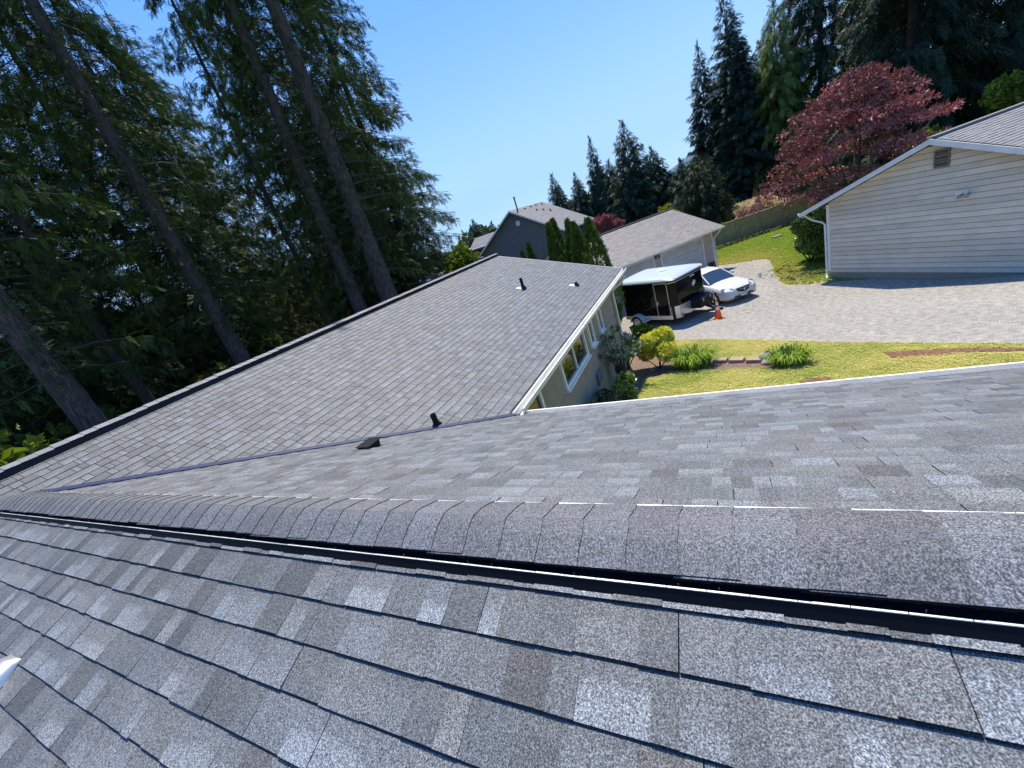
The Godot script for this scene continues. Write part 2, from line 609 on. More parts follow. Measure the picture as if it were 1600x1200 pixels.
# ---------------------------------------------------------------- shingles
# One slope: o is a point on its top line, ax runs along the courses, dn down the slope, up is its normal.
func tone(soft := 1.0) -> Array:
	var k := rng.randf()
	var warm := rng.randf_range(-0.02, 0.022)
	var base := 0.335 + rng.randf_range(-0.045, 0.045) * soft
	if rng.randf() < 0.08:
		warm += rng.randf_range(0.012, 0.035)
	var lo := base
	if k < 0.30:
		lo = base + rng.randf_range(0.12, 0.24) * soft
		warm -= 0.02
	elif k < 0.55:
		lo = base + rng.randf_range(0.03, 0.10) * soft
	elif k < 0.8:
		base -= rng.randf_range(0.04, 0.10) * soft
		lo = base * rng.randf_range(0.9, 1.05)
	return [Color(base * (0.975 + warm), base, base * (0.985 - warm)), Color(lo * (0.955 + warm), lo, lo * (1.0 - warm * 1.3))]


# Each tab's top carries a dark granule band that paints in the lap's shade.
func shingle(m: MB, o: Vector3, ax: Vector3, dn: Vector3, up: Vector3, d0: float, d1: float, u: Array, t: float, two: Array) -> void:
	# u: [top start, top end, bottom start, bottom end]
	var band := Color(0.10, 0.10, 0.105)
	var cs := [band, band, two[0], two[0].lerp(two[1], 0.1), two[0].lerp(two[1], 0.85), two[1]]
	var brk := rng.randf_range(0.25, 0.62)
	var fr := [0.0, 0.118, 0.125, brk, brk + 0.16, 1.0]
	var rows := []
	var q := []
	for f in fr:
		var d := lerpf(d0, d1, f)
		var a := lerpf(u[0], u[2], f)
		var b := lerpf(u[1], u[3], f)
		var y := lerpf(0.0012, t, f)
		rows.append([o + ax * a + dn * d + up * y, o + ax * b + dn * d + up * y])
		q.append([Vector2(a, d), Vector2(b, d)])
	for i in 5:
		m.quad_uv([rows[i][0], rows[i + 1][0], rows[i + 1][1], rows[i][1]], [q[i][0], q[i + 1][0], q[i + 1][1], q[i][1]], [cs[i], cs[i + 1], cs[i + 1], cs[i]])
	var dark := Color(0.012, 0.012, 0.013)
	var bl: Vector3 = rows[5][0] - up * t
	var br: Vector3 = rows[5][1] - up * t
	if m.edge == null:
		m.edge = MB.new()
	m.edge.quad_uv([rows[5][0], bl, br, rows[5][1]], [q[5][0], q[5][0], q[5][1], q[5][1]], [dark, dark, dark, dark])
	for s in 2:
		var a: Vector3 = rows[0][s]
		var b: Vector3 = rows[5][s]
		var p := [a, a - up * 0.0012, b - up * t, b] if s == 0 else [b, b - up * t, a - up * 0.0012, a]
		m.quad_uv(p, [q[0][s], q[0][s], q[5][s], q[5][s]], [cs[3], cs[3], cs[5], cs[5]])


func flip_if(ax: Vector3, dn: Vector3, up: Vector3) -> bool:
	return dn.cross(ax).dot(up) < 0


# pieces of a slope: Array of [projected area, MB]
func slope_pieces(o: Vector3, ax: Vector3, dn: Vector3, up: Vector3, first: float, last: float, lo: Callable, hi: Callable, exposure := 0.144, coarse := 1.0, proud := 1.0, soft := 1.0, gaps := 0.09) -> Array:
	var out := []
	var d1 := first
	var inv := cam.transform.affine_inverse()
	if flip_if(ax, dn, up):
		push_error("slope is left-handed")
	while d1 < last + 0.01:
		var d0 := d1 - exposure - 0.012
		if d0 < 0.0:
			d0 = 0.0
		var a: float = minf(lo.call(d0), lo.call(d1)) - rng.randf() * 0.3
		var end: float = maxf(hi.call(d0), hi.call(d1))
		var thick := rng.randf() < 0.5
		while a < end:
			var w := rng.randf_range(0.06, 0.21) * coarse
			var b := a + w
			var l0: float = lo.call(d0)
			var l1: float = lo.call(d1)
			var h0: float = hi.call(d0)
			var h1: float = hi.call(d1)
			var u := [clampf(a, l0, h0), clampf(b, l0, h0), clampf(a, l1, h1), clampf(b, l1, h1)]
			if u[1] - u[0] > 0.002 or u[3] - u[2] > 0.002:
				var m := MB.new()
				var gap := 0.0 if rng.randf() > gaps else 0.0035 * (1.5 if gaps > 0.4 else 1.0)
				u[1] = maxf(u[0], u[1] - gap)
				u[3] = maxf(u[2], u[3] - gap)
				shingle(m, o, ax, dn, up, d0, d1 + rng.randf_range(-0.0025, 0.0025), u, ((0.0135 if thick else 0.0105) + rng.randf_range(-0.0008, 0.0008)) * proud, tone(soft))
				var p: Vector3 = o + ax * ((u[0] + u[1]) * 0.5) + dn * (d1 - exposure * 0.5)
				var s: Vector3 = inv * p
				var size := 0.0
				if s.z < -0.1:
					var px := 512.0 + 407.0 * s.x / -s.z
					var py := 384.0 - 407.0 * s.y / -s.z
					if px > -60 and px < 1084 and py > -60 and py < 828:
						size = (b - a) * exposure * absf((p - CAM).normalized().dot(up)) / (p - CAM).length_squared()
				out.append([size, m])
			a = b
			thick = not thick if rng.randf() < 0.85 else thick
		d1 += exposure
	return out


# ---------------------------------------------------------------- the house we stand on
func build_house() -> void:
	rng.seed = 2024
	var h := thing("house", "grey shingled L-shaped house with taupe walls and white gutters, its ridge at the camera's feet", "house")
	var la := sqrt(1.0 + SA * SA)
	var lb := sqrt(1.0 + SB * SB)
	# decks: a front slope, a garden slope, a wing slope and its far side, each a closed slab
	var slopes := []
	var specs := [
		["near_slope", Vector3.ZERO, Vector3.RIGHT, Vector3(0, -SA, 1) / la, Vector3(0, 1, SA) / la],
		["garden_slope", Vector3.ZERO, Vector3.LEFT, Vector3(0, -SA, -1) / la, Vector3(0, 1, -SA) / la],
		["wing_slope", Vector3(-7.55, -SB * -7.55 + CB, 0), Vector3(0, 0, -1), Vector3(1, -SB, 0) / lb, Vector3(SB, 1, 0) / lb],
	]
	# outlines in x, z; the valley runs where the slopes meet
	var val := func(z: float) -> float: return (CB + SA * absf(z)) / SB
	var outlines := [
		[Vector2(val.call(0.0), 0), Vector2(val.call(3.8), 3.8), Vector2(7, 3.8), Vector2(7, 0)],
		[Vector2(7, 0), Vector2(7, -3.8), Vector2(val.call(3.8), -3.8), Vector2(val.call(0.0), 0)],
		[Vector2(-7.55, 4.6), Vector2(-2.9, 4.6), Vector2(-2.9, 3.62), Vector2(val.call(0.0), 0), Vector2(-2.9, -3.62), Vector2(-2.9, -14.0), Vector2(-7.55, -14.0)],
	]
	var pieces := [
		slope_pieces(specs[0][1], specs[0][2], specs[0][3], specs[0][4], 0.1565 * la + 0.03, 1.75, func(d): return val.call(d / la) + 0.07, func(_d): return 1.7),
		slope_pieces(specs[1][1], specs[1][2], specs[1][3], specs[1][4], 0.17, 3.8 * la, func(_d): return -6.9, func(d): return -val.call(d / la) - 0.07, 0.144, 0.95, 0.8, 0.75, 0.2),
		slope_pieces(specs[2][1], specs[2][2], specs[2][3], specs[2][4], 0.17, 4.65 * lb, func(d): return maxf(-3.0, ((-7.55 + d / lb) * SB - CB) / SA + 0.095) if -7.55 + d / lb > CB / SB - 0.02 else -3.0, func(_d): return 14.0, 0.144, 0.78, 0.6, 0.6, 0.6),
	]
	# the same wing slope on the near side of the ridge end
	pieces[2].append_array(slope_pieces(specs[2][1], specs[2][2], specs[2][3], specs[2][4], 0.17 + 0.144 * 4, 4.65 * lb, func(_d): return -4.5, func(d): return minf(-((-7.55 + d / lb) * SB - CB) / SA - 0.095, 0.0), 0.144, 0.95, 0.66, 0.62, 0.6))
	var sizes := []
	for s in pieces:
		for p in s:
			sizes.append(p[0])
	sizes.sort()
	sizes.reverse()
	var least: float = sizes[299]
	for i in 3:
		var dm := MB.new()
		var po: Array = outlines[i]
		var tops := []
		for q in po:
			var y: float = -SA * absf(q.y) if i < 2 else -SB * q.x + CB
			tops.append(Vector3(q.x, y - 0.003, q.y))
		var flat := PackedVector2Array(po)
		var ids := Geometry2D.triangulate_polygon(flat)
		for k in range(0, ids.size(), 3):
			var a: Vector3 = tops[ids[k]]
			var b: Vector3 = tops[ids[k + 1]]
			var c: Vector3 = tops[ids[k + 2]]
			if (b - a).cross(c - a).y < 0:
				var s := b
				b = c
				c = s
			dm.tri(a, b, c)
			var dd := Vector3(0, -0.14, 0)
			dm.tri(a + dd, c + dd, b + dd)
		var slope := part("roof_slope", dm, M.deck, h)
		slopes.append(slope)
		var rest := MB.new()
		var far := MB.new()
		for p in pieces[i]:
			if p[0] >= least:
				part("shingle", p[1], M.shingle, slope)
			else:
				rest.add(p[1])
		part("shingle_field", rest, M.shingle, slope, "stuff")
	# the unseen far side of the wing
	var fm := MB.new()
	fm.col = Color(0.36, 0.36, 0.37)
	fm.hexa([Vector3(-12.2, -1.60, 4.6), Vector3(-7.58, 0.08, 4.6), Vector3(-7.58, 0.08, -14), Vector3(-12.2, -1.60, -14), Vector3(-12.2, -1.46, 4.6), Vector3(-7.58, 0.21, 4.6), Vector3(-7.58, 0.21, -14), Vector3(-12.2, -1.46, -14)])
	part("roof_slope", fm, M.shingle, h)
	ridge_vent(h)
	wing_ridge(h)
	valley(h)
	house_walls(h)


func ridge_vent(h: Node3D) -> void:
	var la := sqrt(1.0 + SA * SA)
	# the plastic body under the caps
	var x0 := -6.72
	var x1 := 2.15
	var body := MB.new()
	var prof := [Vector2(-0.118, 0.002), Vector2(-0.118, 0.048), Vector2(-0.03, 0.050), Vector2(0.03, 0.050), Vector2(0.118, 0.048), Vector2(0.118, 0.002)]
	var ring := func(x: float) -> Array:
		var out := []
		for p in prof:
			out.append(Vector3(x, -SA * absf(p.x) + p.y, p.x))
		return out
	body.loft([ring.call(x0), ring.call(x1)], true, false)
	for s in [1.0, -1.0]:
		# the outer baffle: a raised lip with a sloping dark face
		var oz := 0.0 if s > 0 else 0.013
		var oy := 0.0 if s > 0 else 0.004
		var a := [Vector2(0.105, 0.014), Vector2(0.1515 + oz, 0.014), Vector2(0.1515 + oz, 0.0325 + oy), Vector2(0.1575 + oz, 0.0325 + oy), Vector2(0.181 + oz, 0.003)]
		var faces := []
		for x in [x0, x1]:
			var r := []
			for p in a:
				r.append(Vector3(x, -SA * p.x + p.y, p.x * s))
			faces.append(r)
		for i in 4:
			if s > 0:
				body.quad(faces[0][i], faces[0][i + 1], faces[1][i + 1], faces[1][i])
			else:
				body.quad(faces[1][i], faces[1][i + 1], faces[0][i + 1], faces[0][i])
	var vent := part("ridge_vent", body, M.vent_face, h)
	# the bright lip in short lengths, with small pins standing behind it
	for s in [1.0, -1.0]:
		var lip := MB.new()
		var pins := MB.new()
		var x := x0
		while x < x1:
			var lz := 0.1545 if s > 0 else 0.1675
			lip.box(Vector3(x + 0.049, -SA * lz + (0.0345 if s > 0 else 0.0385), lz * s), Vector3(0.0965, 0.003, 0.0045))
			if int(x * 100.0) % 3 == 0:
				pins.box(Vector3(x + 0.03, -SA * 0.146 + 0.034, 0.146 * s), Vector3(0.0016, 0.009, 0.0016))
			x += 0.0985
		part("lip", lip, M.vent_lip, vent)
		part("pin", pins, M.galvanised, vent)
	# end cap
	var ec := MB.new()
	var er := ring.call(x0 - 0.001)
	var e2 := []
	for p in er:
		e2.append(p + Vector3(-0.05, -0.004, 0))
	ec.loft([e2, er], true, false)
	ec.box(Vector3(x0 - 0.02, -SA * 0.16 + 0.018, 0.16), Vector3(0.05, 0.03, 0.035))
	part("end_cap", ec, M.flashing_white, vent)
	# cap shingles, each lapping over the next towards the junction
	var half := [[-0.133, 0.051], [-0.10, 0.0535], [-0.055, 0.0545], [-0.022, 0.0515], [0.0, 0.0490], [0.022, 0.0515], [0.055, 0.0545], [0.10, 0.0535], [0.139, 0.0505]]
	var k := -33
	while k < 30:
		var xe := -2.043 + 0.143 * k          # the exposed end, towards +x
		var m := MB.new()
		var tw := tone()
		var cc: Color = tw[0].lerp(Color(0.345, 0.348, 0.352), 0.55) * rng.randf_range(0.85, 1.04)
		cc.b *= 1.03
		cc.a = 1
		var jig := rng.randf_range(-0.004, 0.004)
		var jag := rng.randf_range(-0.004, 0.004)
		var top := []
		for side in [xe - 0.30, xe]:
			var r := []
			var lift := 0.0 if side < xe else 0.0075
			for i in half.size():
				var p: Array = half[i]
				var zz: float = p[0] + (jig if p[0] > 0.1 else jag if p[0] < -0.1 else 0.0)
				r.append(Vector3(side + (0.003 * sin(i * 1.7 + k)), -SA * absf(zz) + p[1] + lift, zz))
			top.append(r)
		var dk := Color(0.012, 0.012, 0.013)
		for i in half.size() - 1:
			var a: Vector3 = top[0][i]
			var b: Vector3 = top[0][i + 1]
			var c: Vector3 = top[1][i + 1]
			var d: Vector3 = top[1][i]
			var ua := float(i) * 0.034
			m.quad_uv([a, b, c, d], [Vector2(a.x, ua), Vector2(a.x, ua + 0.034), Vector2(d.x, ua + 0.034), Vector2(d.x, ua)], [cc, cc, cc, cc])
			var down := Vector3(0, -0.0065, 0)
			m.edge = MB.new() if m.edge == null else m.edge
			m.edge.quad_uv([d, c, c + down, d + down], [Vector2(d.x, ua), Vector2(d.x, ua + 0.03), Vector2(d.x, ua + 0.03), Vector2(d.x, ua)], [dk, dk, dk, dk])
		# ragged long edges
		for i in [0, half.size() - 1]:
			var a: Vector3 = top[0][i]
			var d: Vector3 = top[1][i]
			var parts := 10
			var prev := a
			for j in range(1, parts + 1):
				var q := a.lerp(d, float(j) / parts)
				var fray := Vector3(0, -0.007 - rng.randf() * 0.003, (0.0028 if i > 0 else -0.0028) * rng.randf())
				var f0 := Vector3(0, -0.007, 0)
				if i > 0:
					m.edge.quad_uv([prev, prev + f0, q + fray, q], [Vector2(prev.x, 0), Vector2(prev.x, 0.01), Vector2(q.x, 0.01), Vector2(q.x, 0)], [dk, dk, dk, dk])
				else:
					m.edge.quad_uv([q, q + fray, prev + f0, prev], [Vector2(q.x, 0), Vector2(q.x, 0.01), Vector2(prev.x, 0.01), Vector2(prev.x, 0)], [dk, dk, dk, dk])
				prev = q
		part("cap_shingle", m, M.shingle, vent)
		k += 1


func wing_ridge(h: Node3D) -> void:
	# the wing's own vented ridge: dark side, pale caps
	var y := -SB * -7.55 + CB
	var body := MB.new()
	body.hexa([Vector3(-7.69, y - 0.05, 4.6), Vector3(-7.41, y - 0.052, 4.6), Vector3(-7.41, y - 0.052, -14.02), Vector3(-7.69, y - 0.05, -14.02), Vector3(-7.67, y + 0.04, 4.6), Vector3(-7.43, y + 0.035, 4.6), Vector3(-7.43, y + 0.035, -14.02), Vector3(-7.67, y + 0.04, -14.02)])
	var vent := part("ridge_vent", body, M.black_plastic, h)
	var z := 4.6
	var caps := MB.new()
	while z > -14.0:
		var c := rng.randf_range(0.42, 0.54)
		caps.col = Color(c, c, c * 1.02)
		var lift := rng.randf_range(0.0, 0.006)
		var prof := [[-7.70, 0.03], [-7.63, 0.062], [-7.55, 0.08], [-7.48, 0.066], [-7.42, 0.042]]
		for i in 4:
			var a := Vector3(prof[i][0], y + prof[i][1] + lift, z)
			var b := Vector3(prof[i + 1][0], y + prof[i + 1][1] + lift, z)
			var dz := Vector3(0, -0.006, -0.15)
			caps.quad(a, b, b + dz, a + dz)
			caps.quad(b, a, a + Vector3(0, -0.01, 0), b + Vector3(0, -0.01, 0))
		z -= 0.1495
	part("cap_row", caps, M.shingle, vent, "stuff")


func valley(h: Node3D) -> void:
	for s in [-1.0, 1.0]:
		var m := MB.new()
		var top := Vector3(CB / SB, 0.0, 0.0)
		var zb := 3.74
		var bot := Vector3((CB + SA * zb) / SB, -SA * zb, s * zb)
		# along the main slope and along the wing slope, with a standing rib between
		var da := Vector3(1, 0, 0) * 0.082
		var db := Vector3(-1, SB, 0) * 0.115
		var lift := Vector3(0, 0.006, 0)
		var p := [top + db + lift, top + lift * 0.5, top + da + lift]
		var q := [bot + db + lift, bot + lift * 0.5, bot + da + lift]
		for i in 2:
			if s < 0:
				m.quad(p[i], p[i + 1], q[i + 1], q[i])
			else:
				m.quad(q[i], q[i + 1], p[i + 1], p[i])
		m.tube([top + Vector3(0, 0.010, 0), bot + Vector3(0, 0.010, 0)], [0.011, 0.011], 6)
		var v := part("valley_flashing", m, M.valley_metal if s < 0 else M.flashing_white, h)  # the valley past the ridge end is coloured white for light it catches
		v.set_meta("label", "blue grey metal valley flashing between the two roof slopes" if s < 0 else "metal valley flashing beyond the ridge end, painted pale for the light on it")


func gutter(m: MB, a: Vector3, b: Vector3, out: Vector3) -> void:
	# an open trough: back, floor and a rounded front lip
	var d := Vector3(0, -0.10, 0)
	m.quad(a, b, b + d, a + d)
	m.quad(a + d, b + d, b + d + out * 0.09, a + d + out * 0.09)
	m.quad(b + d + out * 0.09, b + out * 0.125, a + out * 0.125, a + d + out * 0.09)
	m.quad(a + d + out * 0.086, a + out * 0.121, b + out * 0.121, b + d + out * 0.086)
	m.bar(a + out * 0.122 + Vector3(0, 0.004, 0), b + out * 0.122 + Vector3(0, 0.004, 0), 0.022, 0.02)
	m.bar(a + out * 0.004 + Vector3(0, 0.002, 0), b + out * 0.004 + Vector3(0, 0.002, 0), 0.012, 0.016)


func house_walls(h: Node3D) -> void:
	var soffit := -1.66
	var m := MB.new()
	m.quad(Vector3(-3.3, -6.2, 4.0), Vector3(-3.3, -6.2, -13.2), Vector3(-3.3, soffit, -13.2), Vector3(-3.3, soffit, 4.0))
	m.quad(Vector3(-3.3, -6.2, -13.2), Vector3(-11.8, -6.2, -13.2), Vector3(-11.8, soffit, -13.2), Vector3(-3.3, soffit, -13.2))
	m.tri(Vector3(-3.3, soffit, -13.2), Vector3(-11.8, soffit, -13.2), Vector3(-7.55, 0.0, -13.2))
	m.quad(Vector3(-11.8, -6.2, -13.2), Vector3(-11.8, -6.2, 4.0), Vector3(-11.8, soffit, 4.0), Vector3(-11.8, soffit, -13.2))
	m.quad(Vector3(-11.8, -6.2, 4.0), Vector3(-3.3, -6.2, 4.0), Vector3(-3.3, soffit, 4.0), Vector3(-11.8, soffit, 4.0))
	part("wall", m, M.taupe, h)
	m = MB.new()
	m.quad(Vector3(6.5, -6.0, -3.3), Vector3(-3.28, -6.0, -3.3), Vector3(-3.28, soffit, -3.3), Vector3(6.5, soffit, -3.3))
	m.quad(Vector3(6.5, -6.0, 3.3), Vector3(6.5, -6.0, -3.3), Vector3(6.5, soffit, -3.3), Vector3(6.5, soffit, 3.3))
	m.quad(Vector3(-3.28, -6.0, 3.3), Vector3(6.5, -6.0, 3.3), Vector3(6.5, soffit, 3.3), Vector3(-3.28, soffit, 3.3))
	m.tri(Vector3(6.5, soffit, 3.3), Vector3(6.5, soffit, -3.3), Vector3(6.5, -0.2, 0))
	part("wall", m, M.taupe, h)
	# soffits
	m = MB.new()
	m.box(Vector3(-3.11, -1.64, -8.85), Vector3(0.36, 0.02, 10.2))
	m.box(Vector3(1.8, -1.66, -3.52), Vector3(9.6, 0.02, 0.42))
	part("soffit", m, M.gutter_white, h)
	# fascia with gutter
	m = MB.new()
	var yb := -SB * -2.9 + CB
	m.box(Vector3(-2.885, yb - 0.085, -8.83), Vector3(0.022, 0.15, 10.36))
	var f1 := part("fascia", m, M.gutter_white, h)
	m = MB.new()
	gutter(m, Vector3(-2.873, yb - 0.015, -3.85), Vector3(-2.873, yb - 0.015, -14.0), Vector3.RIGHT)
	part("gutter", m, M.gutter_white, f1)
	m = MB.new()
	var ya := -SA * 3.8
	m.box(Vector3(2.1, ya - 0.085, -3.785), Vector3(9.7, 0.15, 0.022))
	var f2 := part("fascia", m, M.gutter_white, h)
	m = MB.new()
	gutter(m, Vector3(6.95, ya - 0.015, -3.797), Vector3(-2.75, ya - 0.015, -3.797), Vector3(0, 0, -1))
	part("gutter", m, M.gutter_white, f2)
	# rake board at the far gable of the wing
	m = MB.new()
	m.bar(Vector3(-7.55, 0.14, -14.01), Vector3(-2.9, -1.54, -14.01), 0.025, 0.16)
	m.bar(Vector3(-7.55, 0.14, -14.01), Vector3(-12.2, -1.54, -14.01), 0.025, 0.16)
	part("rake_board", m, M.gutter_white, h)
	m = MB.new()
	m.box(Vector3(-3.285, -3.4, -13.16), Vector3(0.05, 3.6, 0.11))
	m.box(Vector3(-3.33, -3.4, -13.22), Vector3(0.11, 3.6, 0.05))
	part("corner_board", m, M.taupe, h)
	m = MB.new()
	m.tube([Vector3(-2.80, -1.66, -13.55), Vector3(-2.86, -1.78, -13.45), Vector3(-3.22, -2.0, -13.27), Vector3(-3.24, -2.15, -13.26), Vector3(-3.24, -4.8, -13.26)], [0.035, 0.035, 0.035, 0.035, 0.035], 6)
	part("downspout", m, M.gutter_white, h)
	# horizontal board joints low on the wall
	m = MB.new()
	for i in 4:
		m.box(Vector3(-3.296, -1.9 - i * 0.86, -8.6), Vector3(0.012, 0.012, 9.1))
	part("wall_batten", m, M.taupe, h)
	# windows of the wing, sill heights as seen
	window(h, -9.05, -6.90, -2.68, -1.74, true)
	window(h, -9.98, -9.50, -2.66, -1.74, false)
	window(h, -11.18, -10.69, -2.66, -1.74, false)
	window(h, -5.58, -4.10, -3.85, -1.78, true)
	var vm := MB.new()
	vm.box(Vector3(-3.27, -3.55, -9.55), Vector3(0.05, 0.34, 0.5))
	part("foundation_vent", vm, M.grey_wall, h)


func window(h: Node3D, z0: float, z1: float, y0: float, y1: float, double: bool) -> void:
	var m := MB.new()
	var w := 0.085
	var x := -3.27
	m.box(Vector3(x, y0 + w * 0.5, (z0 + z1) * 0.5), Vector3(0.07, w, z1 - z0))
	m.box(Vector3(x, y1 - w * 0.5, (z0 + z1) * 0.5), Vector3(0.07, w, z1 - z0))
	m.box(Vector3(x, (y0 + y1) * 0.5, z0 + w * 0.5), Vector3(0.068, y1 - y0 - 2 * w, w))
	m.box(Vector3(x, (y0 + y1) * 0.5, z1 - w * 0.5), Vector3(0.068, y1 - y0 - 2 * w, w))
	var win := part("window", m, M.white_paint, h)
	var cuts := [z0 + w, z1 - w]
	if double:
		var zm := (z0 + z1) * 0.5
		var mm := MB.new()
		mm.box(Vector3(x - 0.006, (y0 + y1) * 0.5, zm), Vector3(0.05, y1 - y0 - 2 * w, 0.055))
		part("mullion", mm, M.white_paint, win)
		cuts = [z0 + w, zm - 0.028, zm + 0.028, z1 - w]
	for i in range(0, cuts.size(), 2):
		var p := MB.new()
		p.box(Vector3(x - 0.022, (y0 + y1) * 0.5, (cuts[i] + cuts[i + 1]) * 0.5), Vector3(0.008, y1 - y0 - 2 * w, cuts[i + 1] - cuts[i]))
		part("pane", p, M.glass_dark, win)
	var s := MB.new()
	s.box(Vector3(x + 0.02, y0 - 0.018, (z0 + z1) * 0.5), Vector3(0.13, 0.035, z1 - z0 + 0.06))
	part("sill", s, M.white_paint, win)


# a pitched roof side in stepped courses with tabs of changing tone; p0, p1 the ridge ends, e0, e1 the eave ends
func course_roof(p0: Vector3, p1: Vector3, e0: Vector3, e1: Vector3, courses: int, tabs: float, c: Color, spread: float) -> MB:
	var m := MB.new()
	var n := (p1 - p0).cross(e0 - p0).normalized()
	if n.y < 0:
		n = -n
	for i in courses:
		var a := p0.lerp(e0, float(i) / courses)
		var b := p1.lerp(e1, float(i) / courses)
		var d := p0.lerp(e0, float(i + 1) / courses)
		var f := p1.lerp(e1, float(i + 1) / courses)
		var t := 0.0
		while t < 1.0:
			var t2 := minf(1.0, t + tabs / a.distance_to(b) * rng.randf_range(0.5, 1.5))
			var k := 1.0 + rng.randf_range(-spread, spread)
			m.col = Color(c.r * k, c.g * k, c.b * k)
			var th := rng.randf_range(0.010, 0.020)
			var q := [a.lerp(b, t), a.lerp(b, t2), d.lerp(f, t2) + n * th, d.lerp(f, t) + n * th]
			var up: Vector3 = (q[2] - q[0]).cross(q[3] - q[1])
			if up.dot(n) < 0:
				q = [q[1], q[0], q[3], q[2]]
			m.quad(q[0], q[1], q[2], q[3])
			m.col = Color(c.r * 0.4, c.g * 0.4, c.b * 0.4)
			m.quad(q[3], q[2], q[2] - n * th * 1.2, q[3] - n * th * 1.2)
			t = t2
	return m


func slab(a: Vector3, b: Vector3, c: Vector3, d: Vector3, thick: float) -> MB:
	var m := MB.new()
	var t := Vector3(0, -thick, 0)
	m.quad(a, b, c, d)
	m.quad(d + t, c + t, b + t, a + t)
	for q in [[a, b], [b, c], [c, d], [d, a]]:
		m.quad(q[1], q[0], q[0] + t, q[1] + t)
	return m


func build_garage() -> void:
	rng.seed = 77
	var t := Vector3(-0.69206, 0, 0.72184)
	var n := Vector3(0.72184, 0, 0.69206)
	var c := Vector3(0.03, -5.9, -31.5)
	var g := thing("garage", "beige double garage with a grey gabled roof behind the black trailer", "garage")
	var at := func(s: float, y: float, d: float) -> Vector3: return c + t * s + n * d + Vector3(0, y, 0)
	var len := 9.8
	var depth := 8.1
	var top := 2.62
	var m := MB.new()
	m.quad(at.call(len, -0.3, 0), at.call(0, -0.3, 0), at.call(0, top, 0), at.call(len, top, 0))
	m.quad(at.call(0, -0.3, 0), at.call(0, -0.3, -depth), at.call(0, top, -depth), at.call(0, top, 0))
	m.tri(at.call(0, top, 0), at.call(0, top, -depth), at.call(0, 4.35, -depth * 0.5))
	m.quad(at.call(0, -0.3, -depth), at.call(len, -0.3, -depth), at.call(len, top, -depth), at.call(0, top, -depth))
	m.quad(at.call(len, -0.3, -depth), at.call(len, -0.3, 0), at.call(len, top, 0), at.call(len, top, -depth))
	m.tri(at.call(len, top, -depth), at.call(len, top, 0), at.call(len, 4.35, -depth * 0.5))
	part("wall", m, M.garage_beige, g)
	var p0: Vector3 = at.call(-0.58, 4.51, -depth * 0.5)
	var p1: Vector3 = at.call(len + 0.4, 4.51, -depth * 0.5)
	var e0: Vector3 = at.call(-0.58, 2.70, 0.5)
	var e1: Vector3 = at.call(len + 0.4, 2.70, 0.5)
	var b0: Vector3 = at.call(-0.58, 2.70, -depth - 0.5)
	var b1: Vector3 = at.call(len + 0.4, 2.70, -depth - 0.5)
	var deck := slab(p0, e0, e1, p1, 0.12)
	deck.add(slab(p1, b1, b0, p0, 0.12))
	var roof := part("roof", deck, M.white_paint, g)
	var up := Vector3(0, 0.012, 0)
	part("shingle_field", course_roof(p0 + up, p1 + up, e0 + up, e1 + up, 32, 0.28, Color(0.60, 0.55, 0.49), 0.13), M.shingle, roof, "stuff")
	part("shingle_field", course_roof(p1 + up, p0 + up, b1 + up, b0 + up, 16, 0.5, Color(0.60, 0.55, 0.49), 0.13), M.shingle, roof, "stuff")
	m = MB.new()
	m.col = Color(0.16, 0.15, 0.14)
	m.bar(p0 + Vector3(0, 0.03, 0), p1 + Vector3(0, 0.03, 0), 0.24, 0.05)
	part("ridge_cap", m, M.shingle, roof)
	# gutter and fascia along the front, downspout at the corner
	m = MB.new()
	gutter(m, e0 + Vector3(0, -0.01, 0), e1 + Vector3(0, -0.01, 0), n)
	part("gutter", m, M.gutter_white, g)
	m = MB.new()
	m.tube([at.call(-0.3, 2.62, 0.5), at.call(-0.2, 2.45, 0.45), at.call(-0.07, 2.12, 0.08), at.call(-0.06, 1.95, 0.06), at.call(-0.06, 0.05, 0.06)], [0.045, 0.045, 0.045, 0.045, 0.045], 6)
	part("downspout", m, M.white_paint, g)
	m = MB.new()
	m.bar(at.call(0.05, 1.2, 0.012), at.call(0.05, 1.2, 0.013), 0.1, 2.9)
	m = MB.new()
	m.box(at.call(0.06, 1.25, 0.015), Vector3(0.12, 2.7, 0.03), Basis(t, Vector3.UP, n))
	part("corner_board", m, M.white_paint, g)
	# two sectional doors
	for s in [[1.0, 4.48], [5.2, 8.7]]:
		var fr := MB.new()
		var bs := Basis(t, Vector3.UP, n)
		fr.box(at.call(s[0] - 0.05, 1.2, 0.03), Vector3(0.11, 2.4, 0.06), bs)
		fr.box(at.call(s[1] + 0.05, 1.2, 0.03), Vector3(0.11, 2.4, 0.06), bs)
		fr.box(at.call((s[0] + s[1]) * 0.5, 2.45, 0.03), Vector3(s[1] - s[0] + 0.22, 0.11, 0.06), bs)
		var door := part("garage_door", fr, M.white_paint, g)
		for i in 8:
			var pm := MB.new()
			pm.hexa([at.call(s[1], i * 0.3, 0.006), at.call(s[0], i * 0.3, 0.006), at.call(s[0], i * 0.3, 0.035), at.call(s[1], i * 0.3, 0.035), at.call(s[1], i * 0.3 + 0.285, 0.006), at.call(s[0], i * 0.3 + 0.285, 0.006), at.call(s[0], i * 0.3 + 0.285, 0.022), at.call(s[1], i * 0.3 + 0.285, 0.022)])
			part("panel", pm, M.door_panel, door)
	# lamp between the doors
	var bs2 := Basis(t, Vector3.UP, n)
	m = MB.new()
	m.box(at.call(4.86, 2.40, 0.05), Vector3(0.30, 0.10, 0.07), bs2)
	m.tube([at.call(4.74, 2.36, 0.08), at.call(4.72, 2.26, 0.17)], [0.035, 0.075], 8)
